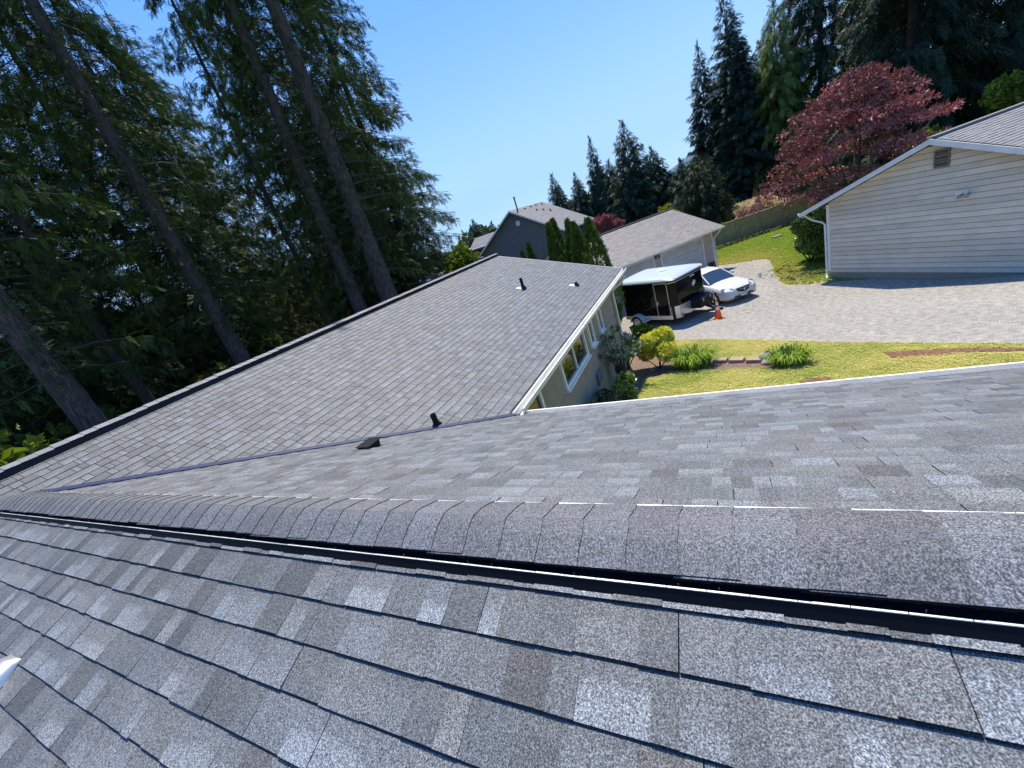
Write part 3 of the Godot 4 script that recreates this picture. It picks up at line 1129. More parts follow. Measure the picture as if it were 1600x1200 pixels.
	m.tube([at.call(4.98, 2.36, 0.08), at.call(5.0, 2.26, 0.17)], [0.035, 0.075], 8)
	part("wall_lamp", m, M.slat_grey, g)
	# three dark boards leaning against the wall by the corner
	var where := ["nearest the garage corner", "in the middle of three", "nearest the garage door"]
	for i in 3:
		var k := thing("leaning_board", "short black board leaning on the garage wall, " + where[i], "board", at.call(0.26 + i * 0.2, 0, 0.1), 0.0, "black boards by the garage corner")
		m = MB.new()
		var b := Basis(t, Vector3.UP, n)
		m.hexa([b * Vector3(-0.055, 0, 0.10), b * Vector3(-0.055, 0, 0.13), b * Vector3(0.055, 0, 0.13), b * Vector3(0.055, 0, 0.10), b * Vector3(-0.10, 0.58, -0.07), b * Vector3(-0.10, 0.58, -0.04), b * Vector3(0.01, 0.58, -0.04), b * Vector3(0.01, 0.58, -0.07)])
		part("board", m, M.black_plastic, k)


func build_white_building() -> void:
	rng.seed = 88
	var a := Vector3(4.82, -5.9, -23.45)
	var u := Vector3(0.656, 0, 0.7547)
	var n := Vector3(-0.7547, 0, 0.656)
	var b := thing("outbuilding", "off-white lap-sided building with one gable facing the gravel drive", "building")
	var at := func(s: float, y: float, d: float) -> Vector3: return a + (u * s + n * d + Vector3(0, y, 0)) * 1.046
	var wide := 7.72
	var eave := 3.34
	var slope := 0.383
	var deep := 9.0
	var peak := eave + slope * wide * 0.5
	# core walls, coloured dark so the gaps between boards paint the laps' shade
	var m := MB.new()
	m.quad(at.call(0, -0.4, -0.02), at.call(wide, -0.4, -0.02), at.call(wide, eave, -0.02), at.call(0, eave, -0.02))
	m.tri(at.call(0, eave, -0.02), at.call(wide, eave, -0.02), at.call(wide * 0.5, peak, -0.02))
	m.quad(at.call(0, -0.4, -deep), at.call(0, -0.4, -0.02), at.call(0, eave, -0.02), at.call(0, eave, -deep))
	m.quad(at.call(wide, -0.4, -0.02), at.call(wide, -0.4, -deep), at.call(wide, eave, -deep), at.call(wide, eave, -0.02))
	m.quad(at.call(wide, -0.4, -deep), at.call(0, -0.4, -deep), at.call(0, eave, -deep), at.call(wide, eave, -deep))
	m.tri(at.call(wide, eave, -deep), at.call(0, eave, -deep), at.call(wide * 0.5, peak, -deep))
	var wall := part("wall", m, M.slat_grey, b)
	m = MB.new()
	m.box(at.call(wide * 0.5, -0.07, -0.005), Vector3(wide * 1.046, 0.66, 0.05), Basis(u, Vector3.UP, n))
	part("foundation", m, M.concrete, b)
	# lap boards, cut to the gable
	var step := 0.193
	var boards := [M.siding_white]
	for k in [0.955, 0.98, 1.03]:
		var v: StandardMaterial3D = M.siding_white.duplicate()
		v.albedo_color = Color(v.albedo_color.r * k, v.albedo_color.g * k, v.albedo_color.b * k * 0.995)
		boards.append(v)
	var y := 0.27
	while y < peak - 0.12:
		var lo := 0.08
		var hi := wide - 0.08
		var y2 := y + step - 0.019
		var cut := maxf(0.0, (y - eave) / slope)
		var cut2 := maxf(0.0, (y2 - eave) / slope)
		var s0 := maxf(lo, cut)
		var s1 := minf(hi, wide - cut)
		var r0 := maxf(lo, cut2)
		var r1 := minf(hi, wide - cut2)
		if r1 < r0:
			r0 = wide * 0.5
			r1 = r0
		# a board is laid in two or three lengths that do not quite line up
		var at_s := s0
		while at_s < s1 - 0.01:
			var e := minf(s1, at_s + rng.randf_range(2.6, 4.9))
			if s1 - e < 0.5:
				e = s1
			var q0 := clampf(at_s, r0, r1) if at_s <= s0 + 0.001 else at_s
			var q1 := clampf(e, r0, r1) if e >= s1 - 0.001 else e
			if at_s <= s0 + 0.001:
				q0 = r0
			if e >= s1 - 0.001:
				q1 = r1
			q1 = maxf(q0, q1)
			var out := 0.036 + rng.randf_range(-0.002, 0.003)
			var bm := MB.new()
			bm.hexa([at.call(at_s, y, 0), at.call(at_s, y, out), at.call(e - 0.003, y, out), at.call(e - 0.003, y, 0), at.call(q0, y2, 0), at.call(q0, y2, 0.008), at.call(maxf(q0, q1 - 0.003), y2, 0.008), at.call(maxf(q0, q1 - 0.003), y2, 0)])
			part("siding_board", bm, boards[rng.randi() % 4], wall)
			at_s = e
		y += step
	# trim boards
	var bs := Basis(u, Vector3.UP, n)
	m = MB.new()
	m.box(at.call(0.04, 1.80, 0.02), Vector3(0.12, 3.1, 0.075), bs)
	part("corner_board", m, M.white_paint, b)
	m = MB.new()
	m.box(at.call(wide - 0.04, 1.80, 0.02), Vector3(0.12, 3.1, 0.075), bs)
	part("corner_board", m, M.white_paint, b)
	# roof
	var over := 0.95
	var rk := 0.42
	var lift := 0.17
	var p0: Vector3 = at.call(wide * 0.5, peak + lift, rk)
	var p1: Vector3 = at.call(wide * 0.5, peak + lift, -deep - 0.3)
	var l0: Vector3 = at.call(-over, eave - over * slope + lift, rk)
	var l1: Vector3 = at.call(-over, eave - over * slope + lift, -deep - 0.3)
	var r0: Vector3 = at.call(wide + over, eave - over * slope + lift, rk)
	var r1: Vector3 = at.call(wide + over, eave - over * slope + lift, -deep - 0.3)
	var deck := slab(p0, p1, l1, l0, 0.06)
	deck.add(slab(p0, r0, r1, p1, 0.06))
	var roof := part("roof", deck, M.deck, b)
	var up := Vector3(0, 0.014, 0)
	part("shingle_field", course_roof(p0 + up, p1 + up, l0 + up, l1 + up, 36, 0.3, Color(0.62, 0.60, 0.57), 0.08), M.shingle, roof, "stuff")
	part("shingle_field", course_roof(p1 + up, p0 + up, r1 + up, r0 + up, 36, 0.3, Color(0.62, 0.60, 0.57), 0.08), M.shingle, roof, "stuff")
	m = MB.new()
	m.col = Color(0.55, 0.53, 0.5)
	m.bar(p0 + Vector3(0, 0.03, 0), p1 + Vector3(0, 0.03, 0), 0.25, 0.05)
	part("ridge_cap", m, M.shingle, roof)
	for s in [[p0, l0], [p0, r0]]:
		m = MB.new()
		var q0: Vector3 = s[0] + n * 0.012 - Vector3(0, 0.10, 0)
		var q1: Vector3 = s[1] + n * 0.012 - Vector3(0, 0.10, 0)
		var w := Vector3(0, 0.095, 0)
		var nn := n * 0.03
		if s[1] == l0:
			m.hexa([q1 - w, q1 - w + nn, q0 - w + nn, q0 - w, q1 + w, q1 + w + nn, q0 + w + nn, q0 + w])
		else:
			m.hexa([q0 - w, q0 - w + nn, q1 - w + nn, q1 - w, q0 + w, q0 + w + nn, q1 + w + nn, q1 + w])
		part("rake_board", m, M.white_paint, b)
	m = MB.new()
	m.quad(l0 - Vector3(0, 0.07, 0), p0 - Vector3(0, 0.07, 0), p0 - n * rk - Vector3(0, 0.07, 0), l0 - n * rk - Vector3(0, 0.07, 0))
	part("soffit", m, M.white_paint, b)
	m = MB.new()
	gutter(m, l1 - Vector3(0, 0.02, 0), l0 - Vector3(0, 0.02, 0), -u)
	part("gutter", m, M.white_paint, b)
	m = MB.new()
	var dr := 0.045
	m.tube([l0 + n * -0.25 + Vector3(0, -0.12, 0) - u * 0.05, at.call(-0.75, eave - 0.62, 0.0), at.call(-0.20, eave - 0.78, 0.05), at.call(-0.09, eave - 0.88, 0.06), at.call(-0.08, 0.35, 0.06), at.call(-0.06, 0.18, 0.09), at.call(0.06, 0.06, 0.24)], [dr, dr, dr, dr, dr, dr, dr], 8)
	part("downspout", m, M.white_paint, b)
	# louvred gable vent
	m = MB.new()
	for q in [[3.80, 4.24, 0.05, 0.55], [4.19, 4.24, 0.05, 0.55]]:
		m.box(at.call(q[0], q[1], 0.04), Vector3(q[2], q[3], 0.07), bs)
	m.box(at.call(3.995, 4.50, 0.04), Vector3(0.44, 0.05, 0.07), bs)
	m.box(at.call(3.995, 3.98, 0.04), Vector3(0.44, 0.05, 0.07), bs)
	m.box(at.call(3.995, 4.24, 0.015), Vector3(0.40, 0.5, 0.01), bs)
	var vent := part("gable_vent", m, M.slat_grey, b)
	for i in 7:
		var sm := MB.new()
		sm.box(at.call(3.995, 4.04 + i * 0.066, 0.045), Vector3(0.36, 0.012, 0.07), bs * Basis(Vector3.RIGHT, 0.7))
		part("slat", sm, M.slat_grey, vent)
	# twin flood lamp on its pale patch
	m = MB.new()
	m.box(at.call(4.58, 3.02, 0.035), Vector3(0.36, 0.17, 0.02), bs)
	var lamp := part("flood_lamp", m, M.white_paint, b)
	for s in [4.62, 4.80]:
		var hm := MB.new()
		hm.tube([at.call(s, 2.98, 0.06), at.call(s, 2.96, 0.16), at.call(s + 0.01, 2.94, 0.27)], [0.028, 0.045, 0.075], 10)
		part("lamp_head", hm, M.lamp_glass, lamp)
	m = MB.new()
	m.box(at.call(4.69, 2.86, 0.045), Vector3(0.07, 0.12, 0.05), bs)
	part("sensor", m, M.white_paint, lamp)


func build_far_houses() -> void:
	rng.seed = 99
	# two-storey house with a steep gable
	var w := Vector3(0.985, 0, 0.17)
	var n := Vector3(-0.17, 0, 0.985)
	var p := Vector3(-17.96, 2.62, -41.38)
	var h := thing("blue_house", "dark blue-grey gabled house with a grey roof beyond the arborvitae", "house")
	var at := func(s: float, y: float, d: float) -> Vector3: return p + w * s + n * d + Vector3(0, y, 0)
	var sl := 0.6
	var hw := 5.3
	var dp := 6.6
	var m := MB.new()
	for d in [0.0, -dp]:
		var o := [at.call(-hw, -9, d), at.call(hw, -9, d), at.call(hw, -hw * sl - 0.1, d), at.call(0, -0.12, d), at.call(-hw, -hw * sl - 0.1, d)]
		if d < 0:
			o.reverse()
		for i in range(1, 4):
			m.tri(o[0], o[i], o[i + 1])
	m.quad(at.call(hw, -9, 0), at.call(hw, -9, -dp), at.call(hw, -hw * sl, -dp), at.call(hw, -hw * sl, 0))
	m.quad(at.call(-hw, -9, -dp), at.call(-hw, -9, 0), at.call(-hw, -hw * sl, 0), at.call(-hw, -hw * sl, -dp))
	part("wall", m, M.blue_grey, h)
	var ov := hw + 0.5
	var q0: Vector3 = at.call(0, 0.08, 0.35)
	var q1: Vector3 = at.call(0, 0.08, -dp - 0.3)
	var r0: Vector3 = at.call(ov, -ov * sl + 0.08, 0.35)
	var r1: Vector3 = at.call(ov, -ov * sl + 0.08, -dp - 0.3)
	var l0: Vector3 = at.call(-ov, -ov * sl + 0.08, 0.35)
	var l1: Vector3 = at.call(-ov, -ov * sl + 0.08, -dp - 0.3)
	var deck := slab(q0, r0, r1, q1, 0.1)
	deck.add(slab(q0, q1, l1, l0, 0.1))
	var roof := part("roof", deck, M.deck, h)
	var up := Vector3(0, 0.012, 0)
	part("shingle_field", course_roof(q0 + up, q1 + up, r0 + up, r1 + up, 30, 0.4, Color(0.52, 0.48, 0.46), 0.08), M.shingle, roof, "stuff")
	part("shingle_field", course_roof(q1 + up, q0 + up, l1 + up, l0 + up, 30, 0.4, Color(0.52, 0.48, 0.46), 0.08), M.shingle, roof, "stuff")
	for s in [[q0, l0], [q0, r0]]:
		m = MB.new()
		m.bar(s[0] + n * 0.03 - Vector3(0, 0.09, 0), s[1] + n * 0.03 - Vector3(0, 0.09, 0), 0.06, 0.16)
		part("rake_board", m, M.gutter_white, h)
	m = MB.new()
	gutter(m, r0, r1, w)
	part("gutter", m, M.white_paint, h)
	m = MB.new()
	m.tube([at.call(0.45, -1.35, 0.0), at.call(0.45, -1.35, 0.06)], [0.36, 0.36], 20)
	part("gable_vent", m, M.grey_wall, h)
	m = MB.new()
	m.tube([at.call(0.45, -1.35, 0.02), at.call(0.45, -1.35, 0.08)], [0.27, 0.27], 20)
	part("vent_disc", m, M.white_paint, h)
	m = MB.new()
	m.tube([at.call(0.5, -0.4, -0.5), at.call(0.5, 1.05, -0.5)], [0.07, 0.07], 8)
	m.tube([at.call(0.5, 1.05, -0.5), at.call(0.5, 1.2, -0.5)], [0.1, 0.1], 8)
	part("stove_pipe", m, M.black_plastic, h)
	for q in [[0.45, -2.0, 0.2], [0.4, -3.4, 0.2], [0.4, -4.6, 0.22], [1.6, -3.8, 0.3], [1.3, -2.9, 0.3], [0.5, -5.8, 0.2], [2.1, -4.4, 0.4]]:
		m = MB.new()
		var base: Vector3 = at.call(q[0], -q[0] * sl, q[1])
		m.tube([base, base + Vector3(0, 0.08 + q[2] * 0.6, 0)], [0.06, 0.06], 6)
		m.box(base + Vector3(0, 0.09, 0), Vector3(0.24, 0.08, 0.22))
		part("roof_vent", m, M.black_plastic, h)
	# side wing whose roof shows left of the gable
	m = MB.new()
	var s0: Vector3 = at.call(-2.6, -1.35, -4.2)
	var s1: Vector3 = at.call(-9.0, -1.35, -4.2)
	var f0: Vector3 = at.call(-4.4, -3.6, -0.6)
	var f1: Vector3 = at.call(-9.0, -3.6, -0.6)
	deck = slab(s0, s1, f1, f0, 0.12)
	var wing := part("wing_roof", deck, M.deck, h)
	part("shingle_field", course_roof(s0 + up, s1 + up, f0 + up, f1 + up, 20, 0.4, Color(0.52, 0.48, 0.46), 0.08), M.shingle, wing, "stuff")
	m = MB.new()
	m.quad(at.call(-8.6, -9, -1.0), at.call(-5.2, -9, -1.0), at.call(-5.2, -3.6, -1.0), at.call(-8.6, -3.6, -1.0))
	part("wing_wall", m, M.blue_grey, h)
	# low grey house at the trees' edge
	var gh := thing("grey_house", "low pale-grey house with a small round gable vent beside the tall trees", "house", Vector3(-25.0, 0, -44.5), -0.35)
	m = MB.new()
	m.quad(Vector3(-5, -7, 0), Vector3(4.6, -7, 0), Vector3(4.6, 0.05, 0), Vector3(-5, 0.05, 0))
	m.quad(Vector3(4.6, -7, 0), Vector3(4.6, -7, -6), Vector3(4.6, 0.05, -6), Vector3(4.6, 0.05, 0))
	m.quad(Vector3(-5, -7, -6), Vector3(-5, -7, 0), Vector3(-5, 0.05, 0), Vector3(-5, 0.05, -6))
	part("wall", m, M.grey_wall, gh)
	m = MB.new()
	m.hexa([Vector3(-5.4, -0.02, 0.5), Vector3(5.0, -0.02, 0.5), Vector3(5.0, -0.02, -6.4), Vector3(-5.4, -0.02, -6.4), Vector3(-5.4, 0.14, 0.5), Vector3(5.0, 0.14, 0.5), Vector3(5.0, 0.5, -6.4), Vector3(-5.4, 0.5, -6.4)])
	part("roof", m, M.grey_wall, gh)
	m = MB.new()
	m.tube([Vector3(0.3, -0.85, 0.0), Vector3(0.3, -0.85, 0.05)], [0.3, 0.3], 18)
	part("vent_ring", m, M.white_paint, gh)
	m = MB.new()
	m.tube([Vector3(0.3, -0.85, 0.02), Vector3(0.3, -0.85, 0.07)], [0.19, 0.19], 18)
	part("vent_hole", m, M.slat_grey, gh)
	# a blue sheet roof low among the trees
	var sh := thing("shed", "small shed with a light blue sheet roof just beyond the wing ridge", "shed", Vector3(-15.0, 0.0, -20.3))
	m = MB.new()
	m.hexa([Vector3(-0.52, -0.30, 1.0), Vector3(2.3, -0.55, -0.9), Vector3(2.0, -0.19, -1.4), Vector3(-0.74, -0.05, 0.58), Vector3(-0.52, -0.25, 1.0), Vector3(2.3, -0.5, -0.9), Vector3(2.0, -0.14, -1.4), Vector3(-0.74, 0.0, 0.58)])
	part("roof", m, M.blue_sheet, sh)
	m = MB.new()
	m.box(Vector3(0.75, -2.85, -0.35), Vector3(2.3, 4.4, 0.4), Basis(Vector3.UP, 0.6))
	part("wall", m, M.grey_wall, sh)


func build_fence() -> void:
	rng.seed = 15
	# one run of panels between posts along the top of the back lawn
	var f := thing("fence", "brown wooden board fence along the top of the back lawn", "fence")
	var a := Vector3(-1.6, -5.95, -38.6)
	var b := Vector3(9.0, -5.95, -44.2)
	var d := (b - a).normalized()
	var nn := Vector3(-d.z, 0, d.x)
	if nn.z < 0:
		nn = -nn
	var bays := 6
	var bay := a.distance_to(b) / bays
	for i in bays + 1:
		var m := MB.new()
		var q := a + d * bay * i
		m.box(q + Vector3(0, 0.95, 0) + nn * 0.03, Vector3(0.14, 1.95, 0.14), Basis(d, Vector3.UP, nn))
		part("post", m, M.fence_wood, f)
	for i in bays:
		var s := a + d * bay * i
		var rail := MB.new()
		for y in [0.35, 1.45]:
			var low := MB.new()
			low.box(s + d * bay * 0.5 + Vector3(0, y, 0) - nn * 0.02, Vector3(bay - 0.12, 0.09, 0.04), Basis(d, Vector3.UP, nn))
			part("rail", low, M.fence_wood, f)
		rail.box(s + d * bay * 0.5 + Vector3(0, 1.83, 0), Vector3(bay - 0.12, 0.05, 0.13), Basis(d, Vector3.UP, nn))
		part("cap_rail", rail, M.fence_wood, f)
		var k := int(bay / 0.16)
		for j in k:
			var m := MB.new()
			m.box(s + d * (0.08 + (j + 0.5) * (bay - 0.16) / k) + Vector3(0, 0.90, 0) + nn * (0.012 + rng.randf() * 0.006), Vector3((bay - 0.16) / k - 0.012, 1.78, 0.02), Basis(d, Vector3.UP, nn))
			part("board", m, M.fence_wood, f)


# ---------------------------------------------------------------- foliage pieces
# a flat spray along +z: a stem with pairs of narrow leaflets
func frond(pairs: int, droop: float, spread: float, width: float, sd: int) -> ArrayMesh:
	var r := RandomNumberGenerator.new()
	r.seed = sd
	var m := MB.new()
	var at := func(t: float) -> Vector3: return Vector3(0, -droop * t * t, t)
	m.quad(at.call(0.0) + Vector3(-0.012, 0, 0), at.call(0.0) + Vector3(0.012, 0, 0), at.call(1.0), at.call(1.0) + Vector3(-0.004, 0, 0))
	for i in pairs:
		var t := 0.08 + 0.86 * (i + 0.5) / pairs
		for s in [-1.0, 1.0]:
			var l := spread * (1.0 - 0.72 * t) * r.randf_range(0.75, 1.15)
			var p: Vector3 = at.call(t)
			var tip := p + Vector3(s * l * 0.78, -l * r.randf_range(0.05, 0.45), l * r.randf_range(0.45, 0.8))
			var k: Vector3 = (tip - p).normalized()
			var side := k.cross(Vector3.UP).normalized() * width * r.randf_range(0.7, 1.2)
			var mid := p.lerp(tip, 0.45) + Vector3(0, 0.02, 0)
			m.quad(p, mid - side, tip, mid + side)
	return m.mesh()


# a loose clump of leaves growing outwards along +z
func clump(leaves: int, length: float, width: float, open: float, sd: int) -> ArrayMesh:
	var r := RandomNumberGenerator.new()
	r.seed = sd
	var m := MB.new()
	for i in leaves:
		var a := TAU * (i + r.randf()) / leaves
		var o := open * r.randf_range(0.3, 1.0)
		var d := Vector3(cos(a) * sin(o), sin(a) * sin(o), cos(o)).normalized()
		var p := Vector3(r.randf_range(-0.3, 0.3), r.randf_range(-0.3, 0.3), r.randf_range(-0.25, 0.2))
		var l := length * r.randf_range(0.7, 1.2)
		var tip := p + d * l + Vector3(0, -l * 0.15, 0)
		var side := d.cross(Vector3(r.randf_range(-1, 1), r.randf_range(-1, 1), r.randf_range(-1, 1))).normalized() * width * r.randf_range(0.75, 1.2)
		var mid := p + d * l * 0.5
		m.quad(p, mid - side, tip, mid + side)
	return m.mesh()


# a tuft of bent blades growing up
func tuft(blades: int, lean: float, width: float, sd: int) -> ArrayMesh:
	var r := RandomNumberGenerator.new()
	r.seed = sd
	var m := MB.new()
	for i in blades:
		var a := TAU * (i + r.randf()) / blades
		var h := r.randf_range(0.65, 1.0)
		var o := lean * r.randf_range(0.35, 1.1)
		var d := Vector3(cos(a), 0, sin(a))
		var s := Vector3(-sin(a), 0, cos(a)) * width
		var p0 := d * 0.05
		var p1 := p0 + d * o * 0.35 + Vector3(0, h * 0.6, 0)
		var p2 := p0 + d * o + Vector3(0, h * (1.0 - 0.35 * o), 0)
		m.quad(p0 - s, p0 + s, p1 + s * 0.9, p1 - s * 0.9)
		m.tri(p1 - s * 0.9, p1 + s * 0.9, p2)
	return m.mesh()


func many(called: String, mesh: Mesh, m: Material, where: Array, tint: Array, parent: Node3D, kind := "") -> MultiMeshInstance3D:
	var mm := MultiMesh.new()
	mm.transform_format = MultiMesh.TRANSFORM_3D
	mm.use_colors = true
	mm.mesh = mesh
	mm.instance_count = where.size()
	for i in where.size():
		mm.set_instance_transform(i, where[i])
		mm.set_instance_color(i, tint[i])
	var o := MultiMeshInstance3D.new()
	o.multimesh = mm
	o.material_override = m
	o.name = called
	parent.add_child(o, true)
	if kind != "":
		o.set_meta("kind", kind)
	return o


func facing(z: Vector3, roll: float, s: Vector3) -> Basis:
	var x := Vector3.UP.cross(z)
	if x.length() < 0.05:
		x = Vector3.RIGHT
	x = x.normalized()
	var y := z.cross(x)
	var b := Basis(x, y, z).rotated(z, roll)
	return Basis(b.x * s.x, b.y * s.y, b.z * s.z)


func shade(a: Color, b: Color) -> Color:
	return a.lerp(b, rng.randf())


# A conifer: trunk, limbs that leave it in a spiral, and sprays along the limbs.
# c: height, r (trunk), base (first limbs), wide (longest limb), shape (how fast the crown narrows), limbs, rise, droop, hang, spray (length), gap, mesh, dark, light, lean, top (crown stops here)
func conifer(called: String, label: String, at: Vector3, sd: int, c: Dictionary, group := "") -> Node3D:
	rng.seed = sd
	var o := thing(called, label, "tree", at, 0.0, group)
	var h: float = c.height
	var lean: Vector3 = c.get("lean", Vector3.ZERO)
	var axis := func(y: float) -> Vector3: return Vector3(lean.x * y, y, lean.z * y)
	var pts := []
	var rad := []
	for i in 13:
		var t := i / 12.0
		pts.append(axis.call(h * t) + Vector3(sin(t * 7 + sd), 0, cos(t * 5 + sd)) * c.r * 0.16)
		rad.append(maxf(0.02, c.r * (1.0 - 0.86 * t) + c.r * 0.35 * exp(-t * 18)))
	var tm := MB.new()
	tm.tube(pts, rad, 10, false)
	part("trunk", tm, M.bark, o)
	var lm := MB.new()
	var where := []
	var tint := []
	var n: int = c.limbs
	var top: float = c.get("top", h * 0.985)
	for i in n:
		var t := (i + rng.randf()) / n
		var y := lerpf(c.base, top, pow(t, c.get("pack", 0.9)))
		var f: float = (y - c.base) / (h - c.base)
		var long: float = c.wide * (pow(1.0 - f, c.shape) + 0.03) * rng.randf_range(0.72, 1.08) * smoothstep(-0.35, 0.12, f)
		if c.has("bare") and y < c.bare:
			long *= 0.5
		var a := i * 2.399 + rng.randf_range(-0.5, 0.5)
		var d := Vector3(cos(a), 0, sin(a))
		if c.has("bare_dir"):
			# the side towards the house is thin
			var near: float = d.dot(c.bare_dir)
			if near > -0.3 and f < 0.8:
				long *= 0.2
		var rise: float = lerpf(c.rise, c.get("rise_top", c.rise), f) + rng.randf_range(-0.12, 0.12)
		var p0: Vector3 = axis.call(y)
		var lp := []
		var lr := []
		for j in 6:
			var s := j / 5.0
			lp.append(p0 + d * long * s * (1.0 - 0.12 * s) + Vector3(0, long * (rise * s - c.droop * s * s + c.get("turn_up", 0.0) * s * s * s), 0) + Vector3(-d.z, 0, d.x) * sin(s * 4.0 + i) * 0.09 * long)
			lr.append(maxf(0.006, (0.008 + 0.006 * long) * (1.0 - 0.85 * s)))
		lm.tube(lp, lr, 4, false)
		var count := maxi(3, int(long / c.gap))
		var dead: bool = c.has("bare") and y < c.bare and rng.randf() < 0.75
		if dead:
			continue
		var own := shade(c.dark, c.light)
		for k in count:
			var s := lerpf(c.get("from", 0.22), 1.0, (k + rng.randf()) / count)
			var seg := minf(s * 5.0, 4.999)
			var p: Vector3 = lp[int(seg)].lerp(lp[int(seg) + 1], seg - int(seg))
			var way := 1.0 if k % 2 else -1.0
			var out := d.rotated(Vector3.UP, way * rng.randf_range(0.25, 1.25) * (1.15 - s))
			var z := (out + Vector3(0, -c.hang * rng.randf_range(0.4, 1.5), 0)).normalized()
			if c.has("loose"):
				z = (z + Vector3(rng.randf_range(-1, 1), rng.randf_range(-1, 1), rng.randf_range(-1, 1)) * c.loose).normalized()
			var size: float = c.spray * rng.randf_range(0.6, 1.15) * (1.05 - 0.4 * s) * clampf(long / c.wide * 1.5 + 0.25, 0.3, 1.0)
			where.append(Transform3D(facing(z, rng.randf_range(-0.8, 0.8), Vector3(size, size, size)), p))
			# sprays stand in a fan either side of the limb
			p += Vector3(-d.z, 0, d.x) * way * rng.randf() * c.get("fan", 0.16) * long * (1.05 - s) + Vector3(0, -0.25 * c.spray * rng.randf(), 0)
			where[-1].origin = p
			tint.append(own.lerp(shade(c.dark, c.light), 0.5))
	# the leading shoot
	for k in 8:
		var d := Vector3(rng.randf_range(-0.6, 0.6), rng.randf_range(0.4, 1.2), rng.randf_range(-0.6, 0.6)).normalized()
		where.append(Transform3D(facing(d, rng.randf() * 6, Vector3.ONE * c.spray * 0.5), axis.call(h * (0.95 + 0.006 * k))))
		tint.append(shade(c.dark, c.light))
	part("limbs", lm, M.twig, o)
	many("crown", c.mesh, c.get("mat", M.needle), where, tint, o, "stuff")
	return o


# A broad bush or crown made of lumps; centre and reach in metres
func bushy(o: Node3D, called: String, mesh: Mesh, m: Material, centre: Vector3, reach: Vector3, n: int, size: float, dark: Color, light: Color, lumps := 9, tilt := Vector3.ZERO, fill := 0.35) -> void:
	var cs := []
	for i in lumps:
		var d := Vector3(rng.randf_range(-1, 1), rng.randf_range(-0.75, 1), rng.randf_range(-1, 1))
		if d.length() > 1:
			d = d.normalized()
		cs.append([d * 0.62, rng.randf_range(0.3, 0.48)])
	var where := []
	var tint := []
	for i in n:
		var l: Array = cs[i % lumps]
		var d := Vector3(rng.randfn(), rng.randfn(), rng.randfn()).normalized()
		var q: float = l[1] * (lerpf(fill, 1.0, sqrt(rng.randf())))
		var p: Vector3 = l[0] + d * q
		if p.y < -0.9:
			p.y = -0.9 + rng.randf() * 0.1
		var pos := centre + Vector3(p.x * reach.x, p.y * reach.y, p.z * reach.z) + tilt * p.x
		var z := (d + Vector3(0, 0.25, 0) + Vector3(rng.randf_range(-1, 1), rng.randf_range(-1, 1), rng.randf_range(-1, 1)) * 0.4).normalized()
		where.append(Transform3D(facing(z, rng.randf() * TAU, Vector3.ONE * size * rng.randf_range(0.7, 1.25)), pos))
		tint.append(shade(dark, light))
	many(called, mesh, m, where, tint, o, "stuff")


# bare stems spreading from the foot
func stems(o: Node3D, called: String, foot: Vector3, tips: Array, r: float) -> void:
	var m := MB.new()
	for t in tips:
		var mid: Vector3 = foot.lerp(t, 0.5) + Vector3(rng.randf_range(-0.1, 0.1), 0.1, rng.randf_range(-0.1, 0.1)) * foot.distance_to(t)
		m.tube([foot, foot.lerp(mid, 0.5), mid, t], [r, r * 0.8, r * 0.6, r * 0.25], 5, false)
	part(called, m, M.bark, o)


